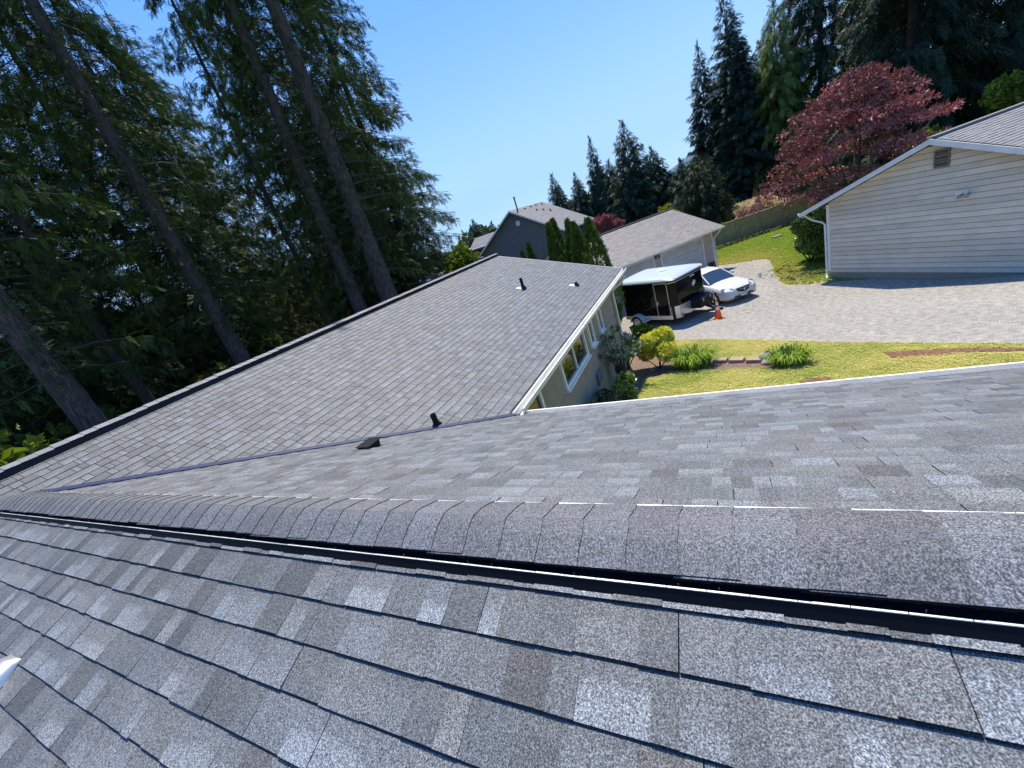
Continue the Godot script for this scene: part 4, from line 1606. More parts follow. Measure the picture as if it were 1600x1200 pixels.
func build_trees() -> void:
	var cedar := frond(12, 0.3, 0.40, 0.032, 1)
	var cedar_fine := frond(7, 0.35, 0.40, 0.042, 2)
	var fir := frond(7, 0.10, 0.40, 0.045, 3)
	var bough := frond(6, 0.16, 0.44, 0.065, 4)
	M["frond_mesh"] = cedar
	var dk := Color(0.020, 0.036, 0.017)
	var lt := Color(0.10, 0.15, 0.045)
	# the tall trunks left of the house
	var big := {"height": 29.0, "r": 0.52, "base": 5.6, "wide": 6.2, "shape": 0.42, "limbs": 230, "rise": 0.12, "rise_top": 0.35, "droop": 0.52, "turn_up": 0.16, "hang": 0.9, "spray": 0.46, "gap": 0.055, "loose": 0.9, "fan": 0.24, "bare_dir": Vector3(0.86, 0, 0.5), "mesh": cedar, "dark": dk, "light": lt, "pack": 0.95, "top": 24.0}
	var rows := [
		["thick straight cedar trunk, nearest the end of the wing among the tall trees", Vector3(-13.14, -4.8, -13.44), 0.46, Vector3(0.020, 0, -0.018), 101, 29.0, 5.4],
		["tall cedar just left of the thick straight trunk, its trunk thinner", Vector3(-14.47, -4.8, -12.84), 0.36, Vector3(0.021, 0, -0.021), 102, 28.0, 4.8],
		["cedar with the long leaning-looking trunk midway along the wing ridge", Vector3(-16.6, -4.7, -8.35), 0.34, Vector3(0.0, 0, 0.0), 103, 27.0, 5.0],
		["knotty conifer trunk rising at the left edge, closest to the ridge junction", Vector3(-14.5, -4.6, -3.05), 0.35, Vector3(0.0, 0, 0.01), 104, 26.0, 4.8],
		["slim dark conifer standing behind the knotty trunk", Vector3(-20.6, -4.7, -6.6), 0.26, Vector3(0.0, 0, 0.01), 105, 25.0, 4.2],
		["slender conifer in the shade between the two long trunks", Vector3(-20.2, -4.8, -15.9), 0.2, Vector3(0.0, 0, 0.0), 106, 24.0, 4.0],
	]
	for r in rows:
		var c := big.duplicate()
		c.r = r[2]
		c.bare_dir = (Vector3(0, 0, 1) - Vector3(r[1].x, 0, r[1].z)).normalized()
		c.lean = r[3]
		c.height = r[5]
		c.wide = r[6]
		c.top = r[5] * 0.86
		c.limbs = int(300 * r[6] / 5.4)
		conifer("conifer", r[0], r[1], r[4], c, "tall conifers beyond the wing ridge")
	# denser trees behind them
	var back := [
		[-25.0, -11.2, 26.0, 5.6, "tall conifer filling the gap between the two long trunks"], [-21.5, 0.8, 23.0, 5.2, "tall shaded conifer at the left edge behind the knotty trunk"],
		[-16.6, -20.9, 25.0, 4.4, "full conifer whose right side stands against the sky above the wing's far end"],
		[-22.5, -21.5, 24.0, 6.0, "full dark conifer behind the end of the wing, its skirt down to the ridge"], [-27.0, -15.0, 26.0, 6.5, "broad shaded conifer behind the middle trunks"], [-26.0, -7.0, 25.0, 6.5, "broad shaded conifer deep in the wood behind the leaning-looking trunk"],
		[-25.0, 0.5, 24.0, 6.5, "broad shaded conifer at the far left of the wood"], [-20.5, -24.5, 17.0, 4.6, "shorter conifer with lighter sprays at the right end of the wood"], [-34.0, -22.0, 27.0, 7.0, "distant conifer closing the gap behind the tall trunks"],
		[-36.0, -9.0, 27.0, 7.5, "distant conifer in the darkest part of the wood"], [-34.0, 4.0, 26.0, 7.5, "distant conifer at the left edge of the wood"], [-31.0, -31.0, 20.0, 6.0, "far conifer beside the low pale-grey house"],
	]
	for i in back.size():
		var b: Array = back[i]
		var c := big.duplicate()
		c.height = b[2]
		c.r = 0.3
		c.base = 1.2
		c.wide = b[3]
		c.top = b[2]
		c.shape = 0.5
		c.limbs = 260
		c.gap = 0.12
		c.spray = 0.85
		c.erase("bare_dir")
		c.mesh = cedar_fine
		c.light = lt * 0.85 if i != 7 else Color(0.10, 0.15, 0.04)
		conifer("conifer", b[4], Vector3(b[0], -4.8, b[1]), 200 + i, c, "dense conifers behind the tall trunks")
	# undergrowth below them
	var leafy := clump(9, 0.75, 0.20, 1.4, 7)
	M["leafy"] = leafy
	var under := [[-13.5, -0.4, 1.7, 2.1, "yellow-green leafy shrub at the far left behind the ridge"], [-17.5, -2.8, 2.6, 2.0, "dark leafy thicket between the left trunks"], [-19.5, -10.5, 3.0, 2.2, "dark leafy thicket under the middle trunks"], [-17.0, -19.5, 2.6, 1.8, "leafy shrub under the last trunk beside the blue sheet roof"], [-12.6, -20.3, 1.5, 2.6, "bright green leafy shrub at the right end of the wood"]]
	for i in under.size():
		var u: Array = under[i]
		rng.seed = 300 + i
		var o := thing("shrub", u[4], "shrub", Vector3(u[0], -4.8, u[1]), 0.0, "undergrowth beyond the wing")
		var bright: bool = i == 0 or i == 4
		stems(o, "stems", Vector3.ZERO, [Vector3(-0.8, 3, 0.3), Vector3(0.7, 3.2, -0.4), Vector3(0.1, 3.8, 0.6)], 0.06)
		bushy(o, "foliage", leafy, M.leaf, Vector3(0, 2.7 + u[3] * 0.2, 0), Vector3(u[2], u[3] * 1.15, u[2]), 900, 0.34, Color(0.05, 0.08, 0.015) if bright else dk, Color(0.20, 0.25, 0.035) if bright else lt, 10)
	# right-hand spires
	var spire := {"height": 19.0, "r": 0.2, "base": 0.6, "wide": 3.1, "shape": 0.8, "limbs": 330, "rise": 0.05, "rise_top": 0.5, "droop": 0.35, "turn_up": 0.15, "hang": 0.75, "spray": 1.0, "gap": 0.12, "mesh": bough, "dark": Color(0.017, 0.030, 0.020), "light": Color(0.050, 0.078, 0.045)}
	var sp := [
		[4.03, -60.43, 23.4, 4.0, "tallest dark fir spire against the sky right of the gap"], [4.61, -59.15, 19.8, 3.8, "dark fir spire just right of the tallest one, slightly shorter"], [1.15, -62.99, 19.7, 3.2, "slim fir spire left of the tallest spire"], [7.17, -63.63, 17.3, 4.1, "blue-green fir top half hidden behind the bright green hemlock"],
	]
	for i in sp.size():
		var s: Array = sp[i]
		var c := spire.duplicate()
		c.height = s[2]
		c.wide = s[3] * 1.35
		conifer("fir", s[4], Vector3(s[0], -6.0, s[1]), 400 + i, c, "fir spires right of the sky gap")
	# the dark hemlocks filling the upper right
	var hem := {"height": 25.0, "r": 0.45, "base": 0.8, "wide": 6.4, "shape": 0.55, "limbs": 300, "rise": 0.02, "rise_top": 0.3, "droop": 0.40, "turn_up": 0.0, "hang": 1.0, "spray": 1.35, "gap": 0.15, "mesh": cedar_fine, "dark": Color(0.013, 0.024, 0.015), "light": Color(0.045, 0.070, 0.035)}
	var hs := [
		[12.29, -61.71, 31.3, 6.9, "dark hemlock behind the red maple, left of the dark mass"], [12.0, -37.5, 25.0, 5.6, "largest dark hemlock above the white building"], [17.5, -39.5, 26.0, 6.8, "dark hemlock above the white building's roof ridge"], [23.0, -36.0, 25.0, 7.0, "dark hemlock at the far upper right"], [15.0, -48.0, 28.0, 7.0, "deep shaded hemlock behind the others"], [27.0, -30.0, 24.0, 7.0, "hemlock overhanging the right edge of the building"],
	]
	for i in hs.size():
		var s: Array = hs[i]
		var c := hem.duplicate()
		c.height = s[2]
		c.wide = s[3]
		conifer("hemlock", s[4], Vector3(s[0], -6.0, s[1]), 500 + i, c, "dark hemlocks on the right")
	var c2 := hem.duplicate()
	c2.height = 19.6
	c2.wide = 5.2
	c2.shape = 0.6
	c2.limbs = 300
	c2.r = 0.2
	c2.dark = Color(0.085, 0.125, 0.028)
	c2.light = Color(0.20, 0.25, 0.06)
	conifer("hemlock", "bright yellow-green drooping hemlock beside the red maple", Vector3(8.19, -6.0, -59.41), 520, c2)
	# firs in the distance, each by its outline
	var far := [
		[-20.3, -66.0, 12.6, 3.0, "small blue-green fir left of the distant group, beside the grey roof"], [-17.0, -66.5, 11.5, 3.2, "rounded fir second in the distant group"], [-13.9, -67.0, 15.4, 2.5, "thin pointed fir with a bare top in the distant group"], [-11.6, -65.0, 11.6, 3.0, "fir between the thin pointed fir and the big dark one"],
		[-8.3, -61.0, 15.0, 4.2, "biggest dark fir in the middle of the distant group"], [-5.6, -63.0, 11.0, 3.6, "fir with drooping boughs at the right of the distant group"], [-35.2, -65.0, 10.3, 3.4, "small dark conifers over the low grey house"], [-32.5, -66.0, 9.0, 3.0, "low conifer top right of the low grey house"], [-2.2, -58.0, 8.2, 3.0, "short fir in front of the far hill"],
	]
	for i in far.size():
		var s: Array = far[i]
		var c := spire.duplicate()
		c.height = s[2] + 0.4
		c.wide = s[3]
		c.shape = 0.85
		c.wide = s[3] * 1.35
		c.limbs = 260
		c.r = 0.14
		c.rise_top = 0.7
		c.gap = 0.14
		c.spray = 1.15
		c.droop = 0.28
		c.dark = Color(0.022, 0.038, 0.026)
		c.light = Color(0.062, 0.092, 0.052)
		conifer("fir", s[4], Vector3(s[0], -6.5, s[1]), 600 + i, c, "firs in the distance")
	# dark yew-like tree behind the garage roof
	var yew := spire.duplicate()
	yew.height = 7.6
	yew.wide = 3.2
	yew.shape = 0.6
	yew.limbs = 150
	yew.rise = 0.5
	yew.rise_top = 1.1
	yew.droop = 0.3
	yew.spray = 0.75
	yew.gap = 0.13
	yew.light = Color(0.05, 0.075, 0.025)
	conifer("yew", "dark spreading evergreen just behind the garage roof's right end", Vector3(-0.35, -6.0, -43.4), 640, yew)
	broadleaf_trees(leafy)
	# woods that close the horizon, read as one mass
	rng.seed = 690
	var where := []
	var tint := []
	for i in 5200:
		var p := Vector3.ZERO
		if i < 2600:
			var a := rng.randf_range(-0.62, 0.45)
			var d := rng.randf_range(92, 135)
			p = Vector3(sin(a) * d, -6.0 + pow(rng.randf(), 1.4) * (7.5 + 2.2 * sin(a * 23.0) + 1.4 * sin(a * 61.0 + 1.0)), -cos(a) * d)
		else:
			p = Vector3(rng.randf_range(-58, -40), -5.0 + pow(rng.randf(), 1.3) * 9.5, rng.randf_range(-56, 16))
		where.append(Transform3D(facing(Vector3(rng.randf_range(-1, 1), rng.randf_range(0.0, 1.2), rng.randf_range(-1, 1)).normalized(), rng.randf() * TAU, Vector3.ONE * rng.randf_range(1.3, 2.4)), p))
		tint.append(shade(Color(0.028, 0.048, 0.02), Color(0.085, 0.115, 0.045)))
	var woods := Node3D.new()
	woods.name = "distant_woods"
	add_child(woods)
	tag(woods, "mixed woods in the distance under the horizon", "woods", "", "stuff")
	many("foliage", leafy, M.leaf, where, tint, woods, "stuff")


func broadleaf_trees(leafy: Mesh) -> void:
	# the red maple: tiers of drooping foliage on forked limbs
	rng.seed = 700
	var pointed := clump(8, 0.9, 0.15, 1.5, 17)
	var o := thing("maple", "large red-leaved maple behind the white building", "tree", Vector3(6.9, -5.9, -27.8))
	var m := MB.new()
	m.tube([Vector3(0, 0, 0), Vector3(0.1, 1.4, 0), Vector3(0.0, 2.9, 0.1)], [0.24, 0.18, 0.16], 8, false)
	var tips := [Vector3(-3.2, 4.6, 0.4), Vector3(-1.8, 6.2, -0.3), Vector3(0.3, 7.4, 0.0), Vector3(2.2, 6.4, 0.3), Vector3(3.2, 5.6, -0.5), Vector3(-1.0, 5.0, 1.6), Vector3(1.2, 5.4, 1.7), Vector3(0.4, 5.6, -1.8)]
	for t in tips:
		m.tube([Vector3(0, 2.3, 0.1), t * 0.5 + Vector3(0, 0.9, 0), t], [0.10, 0.07, 0.02], 6, false)
	part("trunk", m, M.bark, o)
	var where := []
	var tint := []
	for i in 40:
		# each tier is a shallow drooping fan
		var a := i * 2.399
		var t := (i + 0.5) / 40.0
		var rr := sqrt(1.0 - pow(t, 1.6)) * rng.randf_range(0.35, 1.12)
		var c := Vector3(cos(a) * rr * 3.5, 3.7 + t * 4.9 - cos(a) * rr * -0.25, sin(a) * rr * 2.3)
		var w := rng.randf_range(0.55, 1.3)
		var own := shade(Color(0.10, 0.05, 0.048), Color(0.36, 0.15, 0.14))
		if t < 0.35 and rng.randf() < 0.5:
			own = shade(Color(0.10, 0.065, 0.035), Color(0.11, 0.11, 0.04))
		for k in 62:
			var b := rng.randf() * TAU
			var q := sqrt(rng.randf()) * w
			var p := c + Vector3(cos(b) * q * 1.25, -0.30 * q * q + rng.randf_range(-0.14, 0.14), sin(b) * q)
			var z := (Vector3(cos(b), -0.25, sin(b)) + Vector3(c.x, 0, c.z) * 0.12 + Vector3(rng.randf_range(-0.5, 0.5), rng.randf_range(-0.3, 0.3), rng.randf_range(-0.5, 0.5))).normalized()
			where.append(Transform3D(facing(z, rng.randf() * TAU, Vector3.ONE * rng.randf_range(0.17, 0.30)), p))
			tint.append(own.lerp(shade(Color(0.13, 0.07, 0.065), Color(0.42, 0.23, 0.21)), 0.4))
	many("crown", pointed, M.red_leaf, where, tint, o, "stuff")
	# leafy trees lit from behind at the right
	var spots := [
		["yellow-green leafy tree behind the white building's roof at the right edge", Vector3(14.6, -6.0, -30.5), 4.6, Vector3(2.6, 2.3, 2.3), 2600], ["yellow-green leafy shrub showing under the dark hemlock left of the roof peak", Vector3(10.4, -6.0, -31.0), 3.7, Vector3(1.5, 1.6, 1.4), 1300],
		["yellow-green leafy shrub right behind the garage ridge", Vector3(-4.0, -6.2, -43.5), 3.2, Vector3(2.2, 1.7, 1.6), 700],
	]
	for i in spots.size():
		rng.seed = 710 + i
		var s: Array = spots[i]
		var b := thing("leafy_tree", s[0], "tree", s[1])
		stems(b, "trunk", Vector3.ZERO, [Vector3(-0.8, s[2], 0.2), Vector3(0.6, s[2] + 0.6, -0.3), Vector3(0.2, s[2] * 0.9, 0.8)], 0.12)
		var gold := i == 2
		bushy(b, "crown", leafy, M.leaf, Vector3(0, s[2], 0), s[3], s[4], 0.21, Color(0.08, 0.125, 0.018), Color(0.42, 0.36, 0.05) if gold else Color(0.26, 0.33, 0.05), 10)
	# small red maple far off, in two clumps
	rng.seed = 720
	var r := thing("maple", "small pinkish-red maple between the arborvitae and the garage roof", "tree", Vector3(-9.6, -6.2, -44.5))
	stems(r, "trunk", Vector3.ZERO, [Vector3(-1.2, 4.4, 0), Vector3(1.2, 4.8, 0), Vector3(0, 5.0, 0.5)], 0.09)
	bushy(r, "crown", pointed, M.red_leaf, Vector3(0.0, 4.5, 0), Vector3(2.9, 1.25, 1.6), 1100, 0.26, Color(0.16, 0.06, 0.065), Color(0.38, 0.17, 0.165), 9, Vector3(0, 0.2, 0))
	# dry pale bush over the fence
	rng.seed = 730
	var dry := clump(9, 0.7, 0.09, 1.5, 27)
	var d := thing("dry_bush", "pale pinkish dry bush spilling over the wooden fence", "bush", Vector3(4.4, -6.0, -43.4))
	stems(d, "stems", Vector3.ZERO, [Vector3(-1.6, 2.2, 0), Vector3(1.6, 2.4, 0), Vector3(0, 2.6, 0.4)], 0.05)
	bushy(d, "foliage", dry, M.leaf, Vector3(0.0, 2.0, 0.2), Vector3(3.3, 1.1, 1.3), 2600, 0.24, Color(0.42, 0.30, 0.27), Color(0.95, 0.76, 0.70), 12, Vector3(0, 0.05, 0))
	# a round dark laurel at the corner of the white building
	rng.seed = 740
	var l := thing("laurel", "round glossy dark green bush at the back corner of the white building", "bush", Vector3(4.75, -5.9, -27.4))
	stems(l, "stems", Vector3.ZERO, [Vector3(-0.7, 1.2, 0.3), Vector3(0.8, 1.3, 0), Vector3(0, 1.6, -0.4), Vector3(0.2, 1.2, 0.8)], 0.05)
	bushy(l, "foliage", clump(9, 0.75, 0.20, 1.4, 37), M.glossy_leaf, Vector3(0, 1.45, 0), Vector3(1.75, 1.5, 1.6), 4200, 0.17, Color(0.06, 0.11, 0.018), Color(0.19, 0.29, 0.045), 9, Vector3.ZERO, 0.6)
	# arborvitae columns
	var scale := frond(6, -0.05, 0.5, 0.07, 47)
	var av := [
		[-8.05, -22.6, 5.9, 0.62, "arborvitae at the left end of the row, with a sunlit left edge"], [-8.25, -24.2, 6.0, 0.60, "arborvitae second from the left, half hidden by the first"], [-7.05, -23.0, 5.75, 0.62, "arborvitae in the middle of the row"],
		[-6.35, -21.6, 5.55, 0.66, "arborvitae right of the middle, narrow pointed top"], [-5.3, -20.5, 5.55, 0.78, "biggest arborvitae, at the right end of the row by the garage roof"], [-7.45, -21.6, 4.0, 0.36, "short arborvitae tucked in front of the row"], [-5.85, -20.7, 3.9, 0.38, "short bright-edged arborvitae in front of the biggest one"],
		[-9.75, -23.1, 5.2, 0.42, "right one of the pair of small arborvitae before the blue-grey wall"], [-10.2, -22.9, 4.85, 0.38, "left one of the pair of small arborvitae before the blue-grey wall"], [-8.35, -21.3, 3.75, 0.36, "stubby arborvitae showing just above the far rake edge"],
	]
	for i in av.size():
		var s: Array = av[i]
		rng.seed = 750 + i
		var a := thing("arborvitae", s[4], "arborvitae", Vector3(s[0], -5.4, s[1]), 0.0, "arborvitae beyond the wing")
		var tm := MB.new()
		tm.tube([Vector3.ZERO, Vector3(0, s[2] * 0.9, 0)], [0.06, 0.015], 6, false)
		part("trunk", tm, M.bark, a)
		var w2 := []
		var t2 := []
		var n := int(s[2] * s[3] * 620)
		for k in n:
			var t := pow(rng.randf(), 0.9)
			var ang := rng.randf() * TAU
			var rad: float = s[3] * sin(PI * clampf(0.30 + 0.70 * t, 0, 1)) * (1.0 + 0.14 * sin(ang * 3 + t * 14 + i) + 0.1 * sin(ang * 5 - t * 23)) * rng.randf_range(0.72, 1.0)
			if t < 0.15:
				rad *= 0.8 + t
			var p := Vector3(cos(ang) * rad, t * s[2], sin(ang) * rad)
			var z := (Vector3(cos(ang) * 0.55, 1.0, sin(ang) * 0.55) + Vector3(rng.randf_range(-0.4, 0.4), 0, rng.randf_range(-0.4, 0.4))).normalized()
			w2.append(Transform3D(facing(z, rng.randf() * TAU, Vector3.ONE * rng.randf_range(0.17, 0.29)), p))
			t2.append(shade(Color(0.04, 0.072, 0.016), Color(0.13, 0.19, 0.035)))
		many("foliage", scale, M.needle, w2, t2, a, "stuff")


# ---------------------------------------------------------------- garden
func inside(p: Vector2, poly: PackedVector2Array) -> bool:
	return Geometry2D.is_point_in_polygon(p, poly)


func build_garden() -> void:
	rng.seed = 800
	# grass: tufts over the two lawns, colour changing in patches
	var t := tuft(6, 0.8, 0.09, 3)
	var front := PackedVector2Array([Vector2(-2.35, -9.0), Vector2(-2.4, -11.2), Vector2(-1.6, -11.7), Vector2(0.3, -11.15), Vector2(1.0, -10.85), Vector2(1.8, -10.7), Vector2(0.9, -11.7), Vector2(-0.5, -12.7), Vector2(-2.0, -13.8), Vector2(-2.9, -16.4), Vector2(-2.9, -17.35), Vector2(-0.8, -15.95), Vector2(1.25, -14.15), Vector2(2.7, -12.75), Vector2(4.3, -11.45), Vector2(5.5, -10.45), Vector2(9, -7.65), Vector2(9, -5.5), Vector2(3, -7.6), Vector2(-2.2, -7.6)])
	var soil := [PackedVector2Array([Vector2(3.3, -11.05), Vector2(3.69, -10.95), Vector2(4.57, -10.64), Vector2(6.2, -9.4), Vector2(6.2, -9.2), Vector2(4.46, -10.3), Vector2(3.35, -10.45)]), PackedVector2Array([Vector2(1.36, -9.35), Vector2(1.69, -9.68), Vector2(2.0, -9.5), Vector2(2.0, -8.95), Vector2(1.46, -9.0)])]
	var where := []
	var tint := []
	for i in 90000:
		var p := Vector2(rng.randf_range(-2.95, 9.0), rng.randf_range(-17.4, -5.6))
		if not inside(p, front) or inside(p, soil[0]) or inside(p, soil[1]):
			continue
		var dry := lawn_noise.get_noise_2d(p.x * 1.0, p.y * 1.0) * 0.5 + 0.5
		var dry2 := lawn_noise.get_noise_2d(p.x * 3.1 + 40, p.y * 3.1) * 0.5 + 0.5
		var k := clampf(dry * 1.3 + dry2 * 1.0 - 0.36 + rng.randf_range(-0.22, 0.22), 0, 1)
		var s := rng.randf_range(0.035, 0.065)
		where.append(Transform3D(Basis(Vector3.UP, rng.randf() * TAU).scaled(Vector3(s, s * rng.randf_range(0.7, 1.1), s)), Vector3(p.x, ground_y(p.y) + 0.006, p.y)))
		tint.append(Color(0.23, 0.32, 0.03).lerp(Color(0.68, 0.57, 0.21), k))
	var back := PackedVector2Array([Vector2(0.2, -32.2), Vector2(1.2, -31.6), Vector2(2.6, -31.1), Vector2(3.15, -30.6), Vector2(2.95, -26.2), Vector2(3.0, -23.8), Vector2(3.8, -23.1), Vector2(4.6, -22.8), Vector2(12, -30), Vector2(12, -45), Vector2(-1.8, -38.5), Vector2(-1.8, -36)])
	for i in 60000:
		var p := Vector2(rng.randf_range(-1.8, 10.0), rng.randf_range(-44, -22.8))
		if not inside(p, back):
			continue
		var dry := lawn_noise.get_noise_2d(p.x, p.y) * 0.5 + 0.5
		var edge := clampf((p.y + 35.5) / 4.0, 0, 1) * clampf((4.6 - p.x) / 2.0, 0, 1)
		var k := clampf(dry * 0.6 - 0.22 + edge * 1.0 + rng.randf_range(-0.2, 0.2), 0, 1)
		var s := rng.randf_range(0.06, 0.12)
		where.append(Transform3D(Basis(Vector3.UP, rng.randf() * TAU).scaled(Vector3(s, s, s)), Vector3(p.x, ground_y(p.y) + 0.006, p.y)))
		tint.append(Color(0.24, 0.35, 0.03).lerp(Color(0.52, 0.42, 0.12), k))
	var holder := Node3D.new()
	holder.name = "grass"
	add_child(holder)
	tag(holder, "short grass on the lawns, green fading to straw in dry patches", "grass", "", "stuff")
	many("blades", t, M.blade, where, tint, holder, "stuff")
	# loose stones on the drive
	rng.seed = 801
	var pebble := MB.new()
	var ring := []
	for i in 4:
		var a := PI * i / 3.0
		var rr := []
		for j in 6:
			rr.append(Vector3(sin(a) * cos(TAU * j / 6), -cos(a) * 0.6, sin(a) * sin(TAU * j / 6)))
		ring.append(rr)
	pebble.loft(ring)
	var drive := PackedVector2Array([Vector2(-3.0, -17.5), Vector2(-0.8, -16.0), Vector2(1.25, -14.2), Vector2(2.7, -12.8), Vector2(5.5, -10.5), Vector2(9, -7.7), Vector2(11, -12), Vector2(8.5, -17.5), Vector2(4.6, -22.3), Vector2(2.9, -23.6), Vector2(2.85, -28), Vector2(0.5, -31), Vector2(-6, -24), Vector2(-4, -19)])
	where = []
	tint = []
	for i in 52000:
		var p := Vector2(rng.randf_range(-6, 11), rng.randf_range(-31, -7.7))
		if not inside(p, drive):
			continue
		var s := rng.randf_range(0.009, 0.02)
		where.append(Transform3D(Basis(Vector3(rng.randf(), rng.randf(), rng.randf() + 0.1).normalized(), rng.randf() * TAU).scaled(Vector3(s, s * 0.8, s * 1.2)), Vector3(p.x, ground_y(p.y) + 0.012, p.y)))
		var v := rng.randf_range(0.26, 0.52)
		tint.append(Color(v, v * rng.randf_range(0.9, 0.98), v * rng.randf_range(0.8, 0.93)))
	var gm := mat("pebble", Color.WHITE, 0.9)
	gm.vertex_color_use_as_albedo = true
	var gh := Node3D.new()
	gh.name = "gravel"
	add_child(gh)
	tag(gh, "loose pale stones scattered over the gravel drive", "gravel", "", "stuff")
	many("stones", pebble.mesh(), gm, where, tint, gh, "stuff")
	# shrubs along the bed
	var leafy: Mesh = M.leafy
	rng.seed = 810
	var b := thing("boxwood", "low round dark green bush by the far corner of the taupe wall", "bush", Vector3(-2.75, ground_y(-15.6), -15.5))
	stems(b, "stems", Vector3.ZERO, [Vector3(-0.4, 0.5, 0), Vector3(0.4, 0.5, 0.1), Vector3(0, 0.6, -0.3)], 0.03)
	bushy(b, "foliage", leafy, M.leaf, Vector3(0, 0.55, 0), Vector3(1.0, 0.75, 0.9), 1500, 0.13, Color(0.022, 0.05, 0.012), Color(0.055, 0.11, 0.02), 8, Vector3.ZERO, 0.6)
	rng.seed = 811
	b = thing("golden_shrub", "yellow-green rounded shrub in the bed beside the daylilies", "bush", Vector3(-2.05, ground_y(-12.4), -12.3))
	stems(b, "stems", Vector3.ZERO, [Vector3(-0.35, 0.5, 0.1), Vector3(0.35, 0.5, 0), Vector3(0, 0.6, 0.2), Vector3(0.1, 0.55, -0.3)], 0.025)
	bushy(b, "foliage", clump(9, 0.8, 0.17, 1.4, 57), M.leaf, Vector3(0, 0.85, 0), Vector3(0.74, 0.66, 0.70), 2200, 0.095, Color(0.40, 0.40, 0.05), Color(0.88, 0.80, 0.17), 9, Vector3.ZERO, 0.5)
	for q in [[Vector3(-1.0, 0, -12.0), 0.70, 90, "large clump of strappy daylily leaves left of the row of pavers"], [Vector3(1.42, 0, -11.0), 0.52, 80, "clump of strappy daylily leaves at the right end of the paver row"]]:
		rng.seed = 820 + int(q[0].x * 10)
		var o := thing("daylily", q[3], "daylily", Vector3(q[0].x, ground_y(q[0].z), q[0].z), 0.0, "daylily clumps in the bed")
		var m := MB.new()
		for k in 420:
			var a := rng.randf() * TAU
			var rr: float = sqrt(rng.randf()) * q[1] * 0.55
			var foot := Vector3(cos(a) * rr * 1.3, 0, sin(a) * rr)
			var a2 := a + rng.randf_range(-0.7, 0.7)
			var d := Vector3(cos(a2), 0, sin(a2))
			var l: float = q[1] * rng.randf_range(0.55, 1.0)
			var g := rng.randf()
			m.col = Color(0.12, 0.22, 0.022).lerp(Color(0.40, 0.48, 0.08), g)
			var s := Vector3(-d.z, 0, d.x) * 0.017
			var e := rng.randf_range(0.3, 1.0)
			var p := [foot, foot + d * l * 0.22 * e + Vector3(0, l * 0.55, 0), foot + d * l * 0.55 * e + Vector3(0, l * 0.86, 0), foot + d * l * 0.95 * e + Vector3(0, l * (0.92 - 0.35 * e), 0)]
			m.quad(p[0] - s, p[0] + s, p[1] + s, p[1] - s)
			m.quad(p[1] - s, p[1] + s, p[2] + s * 0.8, p[2] - s * 0.8)
			m.tri(p[2] - s * 0.8, p[2] + s * 0.8, p[3])
		part("leaves", m, M.blade, o)
	# leggy rhododendron against the wall
	rng.seed = 830
	b = thing("rhododendron", "leggy grey-green rhododendron with bare forked stems against the taupe wall", "bush", Vector3(-2.85, ground_y(-10.6), -10.5))
	var tips := []
	for i in 15:
		var a := i * 2.399
		tips.append(Vector3(cos(a) * 0.5 * sqrt((i + 1) / 15.0), 1.05 + rng.randf() * 0.6, sin(a) * 0.7 * sqrt((i + 1) / 15.0) - 0.2))
	stems(b, "stems", Vector3.ZERO, tips, 0.035)
	var rosette := clump(10, 1.0, 0.17, 1.75, 67)
	var w := []
	var c := []
	for tip in tips:
		for k in 8:
			w.append(Transform3D(facing((Vector3(rng.randf_range(-1, 1), rng.randf_range(0.1, 1), rng.randf_range(-1, 1))).normalized(), rng.randf() * TAU, Vector3.ONE * rng.randf_range(0.10, 0.16)), tip + Vector3(rng.randf_range(-0.24, 0.24), rng.randf_range(-0.18, 0.18), rng.randf_range(-0.24, 0.24))))
			c.append(shade(Color(0.09, 0.12, 0.06), Color(0.28, 0.31, 0.17)))
	many("foliage", rosette, M.glossy_leaf, w, c, b, "stuff")
	rng.seed = 840
	b = thing("young_rhododendron", "small sunlit green bush at the foot of the leggy rhododendron", "bush", Vector3(-2.62, ground_y(-9.2), -9.15))
	stems(b, "stems", Vector3.ZERO, [Vector3(-0.2, 0.4, 0), Vector3(0.2, 0.4, 0.1), Vector3(0, 0.5, -0.2)], 0.02)
	bushy(b, "foliage", rosette, M.glossy_leaf, Vector3(0, 0.45, 0), Vector3(0.42, 0.48, 0.42), 420, 0.105, Color(0.10, 0.16, 0.03), Color(0.32, 0.40, 0.09), 7)
	rng.seed = 841
	b = thing("shaded_shrub", "low dark shrub in the shade of the taupe wall by the gutter", "bush", Vector3(-2.9, ground_y(-8.3), -8.35))
	stems(b, "stems", Vector3.ZERO, [Vector3(-0.2, 0.4, 0.3), Vector3(0.2, 0.4, -0.3), Vector3(0, 0.5, 0)], 0.02)
	bushy(b, "foliage", rosette, M.glossy_leaf, Vector3(0, 0.45, 0), Vector3(0.38, 0.5, 0.8), 360, 0.11, Color(0.04, 0.06, 0.025), Color(0.11, 0.13, 0.06), 8)
	# pavers edging the bed, and stones
	var pl := ["paver nearest the big daylily clump, half hidden by its leaves", "second paver from the big daylily clump", "third paver from the big daylily clump, in the middle", "last paver, beside the round stones"]
	var px := [Vector2(-0.72, -12.25), Vector2(-0.22, -12.08), Vector2(0.22, -11.86), Vector2(0.66, -11.62)]
	for i in 4:
		var o := thing("paver", "reddish " + pl[i], "paver", Vector3(px[i].x, ground_y(px[i].y) + 0.03, px[i].y), -0.38 + i * 0.03, "pavers edging the bed")
		var m := MB.new()
		m.hexa([Vector3(-0.20, 0, 0.13), Vector3(0.20, 0, 0.13), Vector3(0.20, 0, -0.13), Vector3(-0.20, 0, -0.13), Vector3(-0.185, 0.10, 0.115), Vector3(0.185, 0.10, 0.115), Vector3(0.185, 0.10, -0.115), Vector3(-0.185, 0.10, -0.115)])
		part("block", m, M.paver, o)
